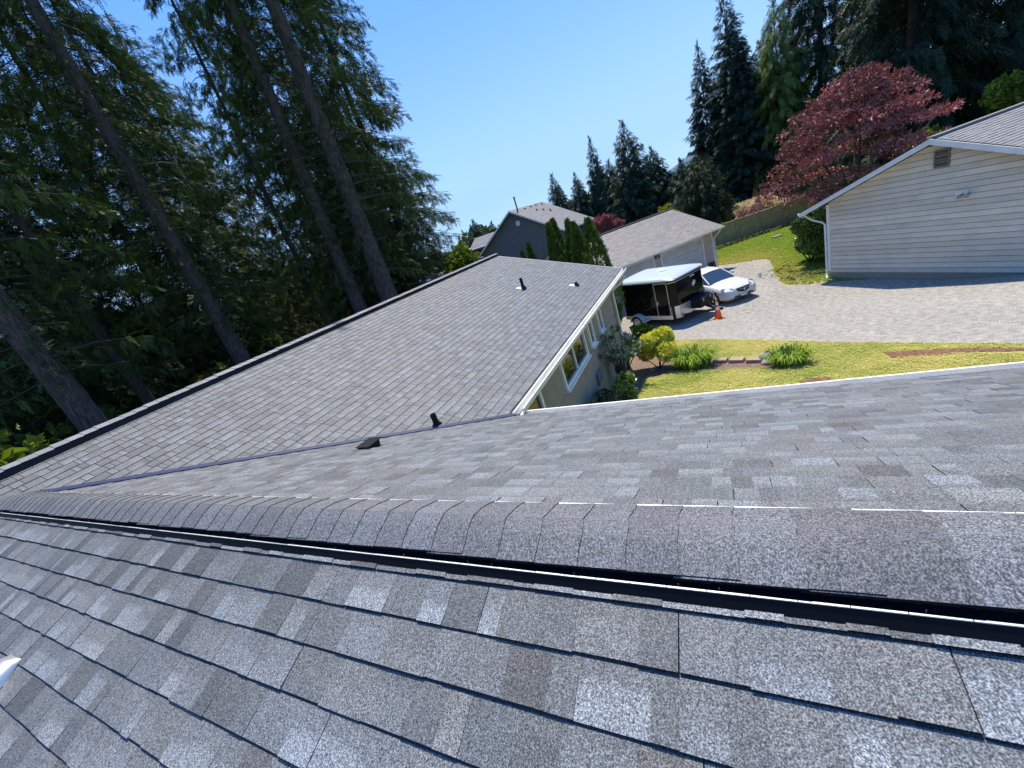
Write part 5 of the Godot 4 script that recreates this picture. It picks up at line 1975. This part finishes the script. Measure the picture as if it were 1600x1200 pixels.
	var stones := [[0.94, -11.22, 0.14, "pale round stone just left of the right daylily clump"], [0.98, -11.6, 0.2, "dark upright rock behind the pale round stone"]]
	for i in 2:
		var s: Array = stones[i]
		rng.seed = 850 + i
		var rr := []
		for k in 7:
			var a := PI * k / 6.0
			var l := []
			for j in 10:
				var u: float = s[2] * rng.randf_range(0.85, 1.1)
				l.append(Vector3(sin(a) * cos(TAU * j / 10) * u * 1.2, -cos(a) * u * (0.8 if i == 0 else 1.2), sin(a) * sin(TAU * j / 10) * u))
			rr.append(l)
		var m := MB.new()
		m.loft(rr)
		var o := solo("rock", m, M.boulder, s[3], "rock", "rocks in the bed")
		o.position = Vector3(s[0], ground_y(s[1]) + s[2] * 0.4, s[1])
	# pale block lying on the back lawn
	var bm := MB.new()
	bm.box(Vector3.ZERO, Vector3(0.62, 0.12, 0.28))
	var blk := solo("slab", bm, M.boulder, "small pale slab lying on the back lawn below the fence", "slab")
	blk.position = Vector3(4.4, -5.82, -37.6)
	blk.rotation.y = 0.3
	# dry seed heads and weeds along the fence foot
	rng.seed = 860
	var wp := []
	var wc := []
	for i in 240:
		var f := rng.randf()
		var p := Vector3(-0.6 + f * 7.5, -5.9, -38.7 - f * 4.0 + rng.randf_range(0.1, 0.8))
		var s := rng.randf_range(0.15, 0.5)
		wp.append(Transform3D(Basis(Vector3.UP, rng.randf() * TAU).scaled(Vector3.ONE * s), p))
		wc.append(shade(Color(0.07, 0.12, 0.02), Color(0.30, 0.30, 0.16)))
	var wh := Node3D.new()
	wh.name = "weeds"
	add_child(wh)
	tag(wh, "tall weeds along the foot of the wooden fence", "weeds", "", "stuff")
	many("blades", tuft(7, 0.6, 0.05, 13), M.blade, wp, wc, wh, "stuff")


# ---------------------------------------------------------------- trailer, car, cone
func wheel(o: Node3D, at: Vector3, axle: Vector3, r: float, w: float, spokes: int) -> void:
	var m := MB.new()
	m.tube([at - axle * w * 0.5, at - axle * w * 0.42, at + axle * w * 0.42, at + axle * w * 0.5], [r * 0.92, r, r, r * 0.92], 22)
	var t := part("wheel", m, M.rubber, o)
	m = MB.new()
	m.tube([at + axle * w * 0.46, at + axle * (w * 0.5 + 0.006)], [r * 0.66, r * 0.64], 20)
	m.col = Color.WHITE
	part("rim", m, M.silver, t)
	m = MB.new()
	var b := axle.cross(Vector3.UP).normalized()
	for k in spokes:
		var a := TAU * (k + 0.5) / spokes
		var d := Vector3.UP * cos(a) + b * sin(a)
		m.box(at + axle * (w * 0.5 + 0.008) + d * r * 0.4, Vector3(r * 0.15, r * 0.15, 0.012), Basis(d.cross(axle), d, axle))
	part("rim_slot", m, M.rubber, t)


func build_vehicles() -> void:
	# trailer: x forward, y up, z towards the far side; origin under the near front corner
	var fw := Vector3(0.85, 0, 0.527)
	var ac := Vector3(0.527, 0, -0.85)
	var t := thing("cargo_trailer", "black enclosed cargo trailer with a pale roof parked before the garage", "trailer", Vector3(-2.0, -5.9, -19.85))
	t.basis = Basis(fw, Vector3.UP, ac.normalized() * -1.0).orthonormalized()
	var W := 2.6
	var L := 3.15
	var lo := 0.42
	var hi := 2.36
	var m := MB.new()
	# body with clipped front corners; z runs from 0 (near) to -W (far)
	var cc := 0.16
	var o := [Vector3(-L, lo, 0), Vector3(-cc, lo, 0), Vector3(0.10, lo, -cc * 1.6), Vector3(0.10, lo, -W + cc * 1.6), Vector3(-cc, lo, -W), Vector3(-L, lo, -W)]
	m.prism(o, Vector3(0, hi - lo, 0))
	part("body", m, M.black_gloss, t)
	# roof: a shallow dome with rounded eaves
	m = MB.new()
	var rings := []
	for q in [[-L - 0.03, 0.0], [-L - 0.02, 1.0], [-L * 0.5, 1.0], [-0.5, 0.94], [0.0, 0.62], [0.14, 0.0]]:
		var r := []
		for k in 13:
			var a := PI * k / 12.0
			var zz := -W * 0.5 + cos(a) * (W * 0.5 + 0.035) * (1.0 if q[0] < 0.05 else 0.86)
			var prof := pow(maxf(sin(a), 0.0), 0.45)
			r.append(Vector3(q[0], hi - 0.03 + 0.20 * prof * q[1] + 0.02, zz))
		rings.append(r)
	m.loft(rings, false)
	part("roof", m, M.roof_skin, t)
	# eave rail round the top
	m = MB.new()
	m.bar(Vector3(-L - 0.02, hi, 0.02), Vector3(-cc, hi, 0.02), 0.05, 0.07)
	m.bar(Vector3(-cc, hi, 0.02), Vector3(0.115, hi, -cc * 1.6), 0.05, 0.07)
	m.bar(Vector3(0.115, hi, -cc * 1.6), Vector3(0.115, hi, -W + cc * 1.6), 0.05, 0.07)
	part("top_rail", m, M.roof_skin, t)
	m = MB.new()
	m.bar(Vector3(0.118, hi - 0.13, -cc * 1.6), Vector3(0.118, hi - 0.13, -W + cc * 1.6), 0.02, 0.03)
	m.bar(Vector3(-cc, hi - 0.13, 0.01), Vector3(0.112, hi - 0.13, -cc * 1.6), 0.02, 0.03)
	part("front_trim", m, M.silver, t)
	# roof hatch
	m = MB.new()
	rings = []
	for q in [[0.0, 0.24], [0.06, 0.24], [0.11, 0.18], [0.12, 0.02]]:
		var r := []
		for k in 12:
			r.append(Vector3(-1.45 + cos(TAU * k / 12) * q[1], hi + 0.15 + q[0], -W * 0.55 - sin(TAU * k / 12) * q[1]))
		rings.append(r)
	m.loft(rings)
	part("roof_vent", m, M.white_paint, t)
	# bright skirt, door frame and corner guards
	m = MB.new()
	m.box(Vector3((-L - cc) * 0.5, lo + 0.09, 0.012), Vector3(L - cc, 0.2, 0.02))
	m.box(Vector3(-L + 0.03, (lo + hi) * 0.5, 0.012), Vector3(0.05, hi - lo - 0.05, 0.02))
	part("side_trim", m, M.silver, t)
	m = MB.new()
	for x in [-0.98, -0.24]:
		m.box(Vector3(x, (lo + hi) * 0.5 + 0.05, 0.016), Vector3(0.036, hi - lo - 0.25, 0.026))
	m.box(Vector3(-0.61, hi - 0.1, 0.015), Vector3(0.8, 0.045, 0.026))
	var door := part("side_door", m, M.silver, t)
	m = MB.new()
	m.box(Vector3(-0.61, (lo + hi) * 0.5 + 0.03, 0.008), Vector3(0.68, hi - lo - 0.34, 0.012))
	part("door_skin", m, M.black_gloss, door)
	m = MB.new()
	m.box(Vector3(-0.88, 1.28, 0.03), Vector3(0.06, 0.16, 0.04))
	part("latch", m, M.silver, door)
	m = MB.new()
	# lower front guard wraps round the nose
	var gh := 0.62
	m.quad(Vector3(-cc - 0.02, lo, 0.008), Vector3(0.108, lo, -cc * 1.6 + 0.01), Vector3(0.108, lo + gh, -cc * 1.6 + 0.01), Vector3(-cc - 0.02, lo + gh, 0.008))
	m.quad(Vector3(0.108, lo, -cc * 1.6 + 0.01), Vector3(0.108, lo, -W + cc * 1.6), Vector3(0.108, lo + gh * 0.85, -W + cc * 1.6), Vector3(0.108, lo + gh, -cc * 1.6 + 0.01))
	part("stone_guard", m, M.silver, t)
	# fender and wheels
	m = MB.new()
	for i in 10:
		var a := PI * i / 10.0
		var b := PI * (i + 1) / 10.0
		var p := Vector3(-2.25 + cos(a) * 0.43, 0.33 + sin(a) * 0.43, 0)
		var q := Vector3(-2.25 + cos(b) * 0.43, 0.33 + sin(b) * 0.43, 0)
		var w := Vector3(0, 0, 0.28)
		m.quad(p, p + w, q + w, q)
		m.quad(p + w, p + w + (p - Vector3(-2.25, 0.33, 0)) * 0.16 * -1, q + w + (q - Vector3(-2.25, 0.33, 0)) * -0.16, q + w)
	m.hexa([Vector3(-1.84, 0.3, 0.02), Vector3(-1.84, 0.3, 0.27), Vector3(-1.50, 0.42, 0.06), Vector3(-1.50, 0.42, 0.02), Vector3(-1.84, 0.38, 0.02), Vector3(-1.84, 0.38, 0.27), Vector3(-1.50, 0.48, 0.06), Vector3(-1.50, 0.48, 0.02)])
	part("fender", m, M.roof_skin, t)
	wheel(t, Vector3(-2.25, 0.33, 0.14), Vector3(0, 0, 1), 0.33, 0.2, 5)
	wheel(t, Vector3(-2.25, 0.33, -W - 0.14), Vector3(0, 0, -1), 0.33, 0.2, 5)
	# pale marks on the front: a small word plate and a bird-like emblem
	m = MB.new()
	var fx := 0.106
	var emb := [[0.0, 0.0], [0.10, 0.05], [0.20, 0.16], [0.22, 0.03], [0.34, 0.10], [0.26, -0.06], [0.16, -0.10], [0.06, -0.16], [0.09, -0.06]]
	for i in range(1, emb.size() - 1):
		m.tri(Vector3(fx, hi - 0.62 + emb[0][1], -1.45 - emb[0][0]), Vector3(fx, hi - 0.62 + emb[i][1], -1.45 - emb[i][0]), Vector3(fx, hi - 0.62 + emb[i + 1][1], -1.45 - emb[i + 1][0]))
	part("emblem", m, M.white_paint, t)
	m = MB.new()
	for k in 5:
		m.box(Vector3(fx, hi - 0.24, -1.42 - k * 0.072), Vector3(0.004, 0.07 if k % 2 else 0.055, 0.05))
		m.box(Vector3(fx + 0.003, hi - 0.24, -1.42 - k * 0.072), Vector3(0.004, 0.02, 0.018))
	part("name_plate", m, M.white_paint, t)
	# tongue, tool box and jack
	m = MB.new()
	m.bar(Vector3(0.1, 0.46, -0.5), Vector3(1.35, 0.46, -W * 0.5), 0.08, 0.1)
	m.bar(Vector3(0.1, 0.46, -W + 0.5), Vector3(1.35, 0.46, -W * 0.5), 0.08, 0.1)
	m.bar(Vector3(1.3, 0.47, -W * 0.5), Vector3(1.62, 0.47, -W * 0.5), 0.1, 0.1)
	m.tube([Vector3(1.25, 0.05, -W * 0.5), Vector3(1.25, 0.95, -W * 0.5)], [0.035, 0.035], 8)
	m.box(Vector3(1.25, 0.02, -W * 0.5), Vector3(0.2, 0.04, 0.2))
	part("tongue", m, M.black_plastic, t)
	m = MB.new()
	m.hexa([Vector3(0.13, 0.56, -1.12), Vector3(0.62, 0.56, -1.18), Vector3(0.62, 0.56, -W + 0.50), Vector3(0.13, 0.56, -W + 0.44), Vector3(0.13, 1.0, -1.12), Vector3(0.66, 1.0, -1.18), Vector3(0.66, 1.0, -W + 0.50), Vector3(0.13, 1.0, -W + 0.44)])
	var tb := part("tool_box", m, M.black_plastic, t)
	m = MB.new()
	m.hexa([Vector3(0.13, 1.004, -1.09), Vector3(0.69, 1.004, -1.15), Vector3(0.69, 1.004, -W + 0.47), Vector3(0.13, 1.004, -W + 0.41), Vector3(0.13, 1.09, -1.14), Vector3(0.60, 1.07, -1.22), Vector3(0.60, 1.07, -W + 0.54), Vector3(0.13, 1.09, -W + 0.46)])
	part("lid", m, M.black_plastic, tb)
	m = MB.new()
	m.box(Vector3(0.672, 0.93, -1.35), Vector3(0.02, 0.14, 0.05))
	m.box(Vector3(0.672, 0.93, -W + 0.66), Vector3(0.02, 0.14, 0.05))
	part("hasp", m, M.silver, tb)
	m = MB.new()
	m.hexa([Vector3(0.20, 0.54, -W + 0.36), Vector3(0.66, 0.54, -W + 0.40), Vector3(0.66, 0.54, -W + 0.36), Vector3(0.20, 0.54, -W + 0.30), Vector3(0.20, 1.02, -W + 0.36), Vector3(0.66, 1.0, -W + 0.40), Vector3(0.66, 1.0, -W + 0.36), Vector3(0.20, 1.02, -W + 0.30)])
	part("corner_plate", m, M.silver, t)
	car()
	# traffic cone
	var cn := thing("traffic_cone", "orange traffic cone with two pale bands in front of the trailer tongue", "cone", Vector3(-0.17, -5.888, -20.15))
	m = MB.new()
	m.hexa([Vector3(-0.2, 0, 0.2), Vector3(0.2, 0, 0.2), Vector3(0.2, 0, -0.2), Vector3(-0.2, 0, -0.2), Vector3(-0.19, 0.035, 0.19), Vector3(0.19, 0.035, 0.19), Vector3(0.19, 0.035, -0.19), Vector3(-0.19, 0.035, -0.19)])
	cn.rotation.y = 0.4
	part("base", m, M.orange, cn)
	m = MB.new()
	m.tube([Vector3(0, 0.03, 0), Vector3(0, 0.06, 0), Vector3(0, 0.92, 0)], [0.17, 0.155, 0.028], 20)
	part("cone_body", m, M.orange, cn)
	for q in [[0.44, 0.58], [0.68, 0.80]]:
		m = MB.new()
		var r0: float = 0.155 + (0.028 - 0.155) * (q[0] - 0.06) / 0.86 + 0.003
		var r1: float = 0.155 + (0.028 - 0.155) * (q[1] - 0.06) / 0.86 + 0.003
		m.tube([Vector3(0, q[0], 0), Vector3(0, q[1], 0)], [r0, r1], 20, false)
		part("band", m, M.white_paint, cn)


func car() -> void:
	# z forward, x to the car's left as seen from behind... origin on the ground at mid-length
	var o := thing("parked_car", "white sedan parked facing out beside the black trailer", "car", Vector3(-0.394, -5.9, -24.27), 0.633)
	o.scale = Vector3.ONE * 1.054
	# lower body rings along the length: z, half width at sill / waist / deck edge, heights of sill, waist, deck edge, deck centre
	var st := [
		[2.36, 0.50, 0.60, 0.46, 0.30, 0.50, 0.62, 0.64], [2.30, 0.66, 0.74, 0.60, 0.24, 0.52, 0.68, 0.71], [2.14, 0.80, 0.86, 0.70, 0.22, 0.55, 0.74, 0.78], [1.85, 0.86, 0.905, 0.74, 0.22, 0.58, 0.80, 0.85], [1.30, 0.87, 0.915, 0.76, 0.22, 0.62, 0.87, 0.93], [0.85, 0.87, 0.915, 0.77, 0.22, 0.64, 0.91, 0.97],
		[0.2, 0.87, 0.92, 0.79, 0.22, 0.66, 0.93, 0.95], [-0.8, 0.87, 0.92, 0.79, 0.22, 0.68, 0.96, 0.98], [-1.5, 0.87, 0.91, 0.76, 0.23, 0.70, 0.99, 1.02], [-2.0, 0.84, 0.87, 0.70, 0.26, 0.72, 1.0, 1.04], [-2.28, 0.72, 0.76, 0.62, 0.32, 0.72, 0.97, 1.02], [-2.36, 0.56, 0.62, 0.52, 0.36, 0.66, 0.90, 0.93],
	]
	var m := MB.new()
	var rings := []
	for s in st:
		var r := []
		var half := [Vector2(s[1], s[4]), Vector2(lerpf(s[1], s[2], 0.8), lerpf(s[4], s[5], 0.4)), Vector2(s[2], s[5]), Vector2(lerpf(s[2], s[3], 0.35), lerpf(s[5], s[6], 0.75)), Vector2(s[3], s[6]), Vector2(s[3] * 0.55, lerpf(s[6], s[7], 0.75)), Vector2(0, s[7])]
		for p in half:
			r.append(Vector3(p.x, p.y, s[0]))
		for k in range(half.size() - 2, -1, -1):
			r.append(Vector3(-half[k].x, half[k].y, s[0]))
		rings.append(r)
	m.loft(rings, true)
	# close nose and tail
	for e in [0, rings.size() - 1]:
		var c := Vector3(0, (st[e][4] + st[e][7]) * 0.5, st[e][0])
		for k in rings[e].size():
			var a: Vector3 = rings[e][k]
			var b: Vector3 = rings[e][(k + 1) % rings[e].size()]
			if e == 0:
				m.tri(c, b, a)
			else:
				m.tri(c, a, b)
	part("body", m, M.car_white, o)
	# glass house
	var lo := [[0.98, 0.70, 0.955], [0.80, 0.755, 0.955], [-0.3, 0.775, 0.97], [-1.2, 0.75, 0.99], [-1.72, 0.64, 1.02]]
	var hi := [[0.20, 0.54, 1.36], [0.05, 0.575, 1.385], [-0.35, 0.59, 1.41], [-0.85, 0.575, 1.395], [-1.05, 0.53, 1.37]]
	m = MB.new()
	for i in 4:
		for sx in [1.0, -1.0]:
			var a := Vector3(lo[i][1] * sx, lo[i][2], lo[i][0])
			var b := Vector3(lo[i + 1][1] * sx, lo[i + 1][2], lo[i + 1][0])
			var c := Vector3(hi[i + 1][1] * sx, hi[i + 1][2], hi[i + 1][0])
			var d := Vector3(hi[i][1] * sx, hi[i][2], hi[i][0])
			if sx > 0:
				m.quad(b, a, d, c)
			else:
				m.quad(a, b, c, d)
	part("side_window", m, M.car_glass, o)
	m = MB.new()
	m.quad(Vector3(-0.70, 0.955, 0.98), Vector3(0.70, 0.955, 0.98), Vector3(0.54, 1.36, 0.20), Vector3(-0.54, 1.36, 0.20))
	part("windscreen", m, M.car_glass, o)
	m = MB.new()
	m.quad(Vector3(0.64, 1.02, -1.72), Vector3(-0.64, 1.02, -1.72), Vector3(-0.53, 1.37, -1.05), Vector3(0.53, 1.37, -1.05))
	part("rear_window", m, M.car_glass, o)
	m = MB.new()
	rings = []
	for h in hi:
		var r := []
		for k in 7:
			var q := -1.0 + k / 3.0
			r.append(Vector3(h[1] * q, h[2] + 0.03 * (1.0 - q * q) + 0.004, h[0]))
		rings.append(r)
	m.loft(rings, false)
	part("roof", m, M.car_white, o)
	m = MB.new()
	for sx in [1.0, -1.0]:
		m.bar(Vector3(0.725 * sx, 0.955, 0.93), Vector3(0.565 * sx, 1.385, 0.14), 0.06, 0.05)
		m.bar(Vector3(0.60 * sx, 1.40, -0.95), Vector3(0.73 * sx, 1.0, -1.6), 0.09, 0.05)
		m.bar(Vector3(0.775 * sx, 0.97, -0.35), Vector3(0.60 * sx, 1.41, -0.38), 0.05, 0.03)
		m.bar(Vector3(0.575 * sx, 1.392, 0.10), Vector3(0.585 * sx, 1.402, -0.95), 0.05, 0.04)
	part("pillars", m, M.car_white, o)
	for sx in [1.0, -1.0]:
		m = MB.new()
		m.hexa([Vector3(0.80 * sx, 0.98, 0.62), Vector3(1.0 * sx, 1.0, 0.62), Vector3(1.0 * sx, 1.0, 0.50), Vector3(0.80 * sx, 0.98, 0.50), Vector3(0.84 * sx, 1.12, 0.64), Vector3(0.99 * sx, 1.11, 0.64), Vector3(0.99 * sx, 1.11, 0.52), Vector3(0.84 * sx, 1.12, 0.52)])
		part("mirror", m, M.car_white, o)
		# swept headlamp
		m = MB.new()
		m.hexa([Vector3(0.45 * sx, 0.61, 2.37), Vector3(0.86 * sx, 0.65, 2.10), Vector3(0.76 * sx, 0.66, 1.95), Vector3(0.45 * sx, 0.62, 2.2), Vector3(0.45 * sx, 0.70, 2.345), Vector3(0.88 * sx, 0.775, 1.92), Vector3(0.76 * sx, 0.81, 1.85), Vector3(0.45 * sx, 0.755, 2.2)])
		part("headlight", m, M.lamp_glass, o)
		m = MB.new()
		m.box(Vector3(0.46 * sx, 0.335, 2.345), Vector3(0.50, 0.095, 0.06), Basis(Vector3.UP, 0.30 * sx))
		part("lower_grille", m, M.car_black, o)
		m = MB.new()
		m.tube([Vector3(0.70 * sx, 0.34, 1.42), Vector3(0.905 * sx, 0.34, 1.42)], [0.375, 0.375], 20)
		m.tube([Vector3(0.70 * sx, 0.34, -1.36), Vector3(0.905 * sx, 0.34, -1.36)], [0.375, 0.375], 20)
		part("wheel_well", m, M.car_black, o)
	for q in [[1.42, 1.0], [1.42, -1.0], [-1.36, 1.0], [-1.36, -1.0]]:
		wheel(o, Vector3(0.82 * q[1], 0.33, q[0]), Vector3(q[1], 0, 0), 0.33, 0.21, 5)
	# five-sided grille with a bright border and badge
	m = MB.new()
	var g := [Vector2(-0.40, 0.72), Vector2(-0.30, 0.54), Vector2(0, 0.47), Vector2(0.30, 0.54), Vector2(0.40, 0.72), Vector2(0, 0.735)]
	var pl := []
	for q in g:
		pl.append(Vector3(q.x, q.y, 2.405 - 0.42 * absf(q.x) * absf(q.x) - maxf(0.0, q.y - 0.62) * 0.35))
	m.prism(pl, Vector3(0, 0.004, 0.02))
	var gr := part("grille", m, M.car_black, o)
	m = MB.new()
	for i in 5:
		m.bar(pl[i] + Vector3(0, 0.006, 0.024), pl[i + 1] + Vector3(0, 0.006, 0.024), 0.022, 0.02)
	m.bar(pl[5] + Vector3(0, 0.006, 0.024), pl[0] + Vector3(0, 0.006, 0.024), 0.022, 0.02)
	part("surround", m, M.silver, gr)
	m = MB.new()
	m.tube([Vector3(0, 0.61, 2.42), Vector3(0, 0.612, 2.44)], [0.06, 0.055], 14)
	part("badge", m, M.silver, gr)
	m = MB.new()
	m.box(Vector3(0, 0.37, 2.365), Vector3(0.30, 0.14, 0.02))
	part("plate_holder", m, M.car_white, o)


# ---------------------------------------------------------------- things on the roof
func build_small_things() -> void:
	rng.seed = 900
	var la := sqrt(1.0 + SA * SA)
	var up := Vector3(0, 1, -SA) / la
	var dn := Vector3(0, -SA, -1) / la
	# slant-back box vent on the garden slope; local axes: x across, z up the slope
	var v := thing("roof_vent", "black slant-back box vent on the garden slope near the valley", "vent", Vector3(-3.60, -0.735, -1.815))
	v.basis = Basis(Vector3.RIGHT, up, -dn).orthonormalized().scaled(Vector3.ONE * 0.66)
	var m := MB.new()
	m.box(Vector3(0, 0.006, 0), Vector3(0.44, 0.006, 0.46))
	part("flange", m, M.black_plastic, v)
	m = MB.new()
	m.hexa([Vector3(-0.13, 0.01, -0.10), Vector3(0.13, 0.01, -0.10), Vector3(0.13, 0.01, 0.16), Vector3(-0.13, 0.01, 0.16), Vector3(-0.13, 0.145, -0.08), Vector3(0.13, 0.145, -0.08), Vector3(0.13, 0.035, 0.16), Vector3(-0.13, 0.035, 0.16)].map(func(p): return Vector3(p.x, p.y, -p.z) if false else p))
	var hood := part("hood", m, M.black_plastic, v)
	m = MB.new()
	m.hexa([Vector3(-0.155, 0.146, -0.13), Vector3(0.155, 0.146, -0.13), Vector3(0.155, 0.034, 0.19), Vector3(-0.155, 0.034, 0.19), Vector3(-0.155, 0.158, -0.13), Vector3(0.155, 0.158, -0.13), Vector3(0.155, 0.046, 0.19), Vector3(-0.155, 0.046, 0.19)])
	part("lid", m, M.black_plastic, hood)
	# pipes
	pipe("vent_pipe", "short black vent pipe on the garden slope beside the valley flashing", Vector3(-3.71, -1.24, -3.06), up, 0.042, 0.23)
	var lb := sqrt(1.0 + SB * SB)
	var ub := Vector3(SB, 1, 0) / lb
	var wy := func(x: float) -> float: return -SB * x + CB
	pipe("vent_pipe", "taller black vent pipe with pale flashing halfway down the wing slope", Vector3(-4.98, wy.call(-4.98), -10.05), ub, 0.045, 0.33, true)
	pipe("vent_pipe", "stubby black vent pipe with pale flashing near the wing eave", Vector3(-3.72, wy.call(-3.72), -11.0), ub, 0.04, 0.13, true)
	# bright metal hood at the left edge of the near slope
	var un := Vector3(0, 1, SA) / la
	var dnn := Vector3(0, -SA, 1) / la
	var h := thing("metal_hood", "shiny metal vent hood cut off by the left edge of the picture", "vent", Vector3(-3.68, -0.4046 * 1.02, 1.02))
	h.basis = Basis(Vector3.RIGHT, un, dnn).orthonormalized()
	m = MB.new()
	var rings := []
	for q in [[-0.20, 0.02], [-0.17, 0.055], [-0.09, 0.085], [0.0, 0.095], [0.08, 0.09], [0.13, 0.088]]:
		var r := []
		for k in 13:
			var a := PI * k / 12.0
			var w: float = 0.13 * (0.55 + 0.45 * smoothstep(-0.22, -0.05, q[0]))
			r.append(Vector3(cos(a) * w, 0.006 + sin(a) * q[1], q[0]))
		rings.append(r)
	m.loft(rings, false)
	part("hood", m, M.galvanised, h)
	m = MB.new()
	m.box(Vector3(0, 0.014, 0.06), Vector3(0.27, 0.002, 0.30))
	part("flange", m, M.galvanised, h)


func pipe(called: String, label: String, at: Vector3, up: Vector3, r: float, tall: float, flash := false) -> void:
	var o := thing(called, label, "vent pipe", at, 0.0, "vent pipes on the roof")
	var m := MB.new()
	m.tube([Vector3(0, -0.05, 0), Vector3(0, tall, 0)], [r, r], 14)
	m.tube([Vector3(0, tall, 0), Vector3(0, tall - 0.03, 0)], [r * 0.8, r * 0.8], 14)
	part("pipe", m, M.black_plastic, o)
	m = MB.new()
	m.tube([up * 0.012, up * 0.03 + Vector3(0, 0.02, 0), Vector3(0, 0.10, 0)], [r * 2.0, r * 1.7, r * 1.08], 14)
	part("boot", m, M.rubber, o)
	m = MB.new()
	var x := Vector3(0, 0, 1).cross(up).normalized()
	if x.length() < 0.5:
		x = Vector3.RIGHT
	var z := x.cross(up).normalized()
	m.box(up * 0.016 + (x * 0.09 if flash else Vector3.ZERO), Vector3(0.26 if flash else 0.22, 0.004, 0.2), Basis(x, up, z))
	part("flashing", m, M.flashing_white if flash else M.valley_metal, o)
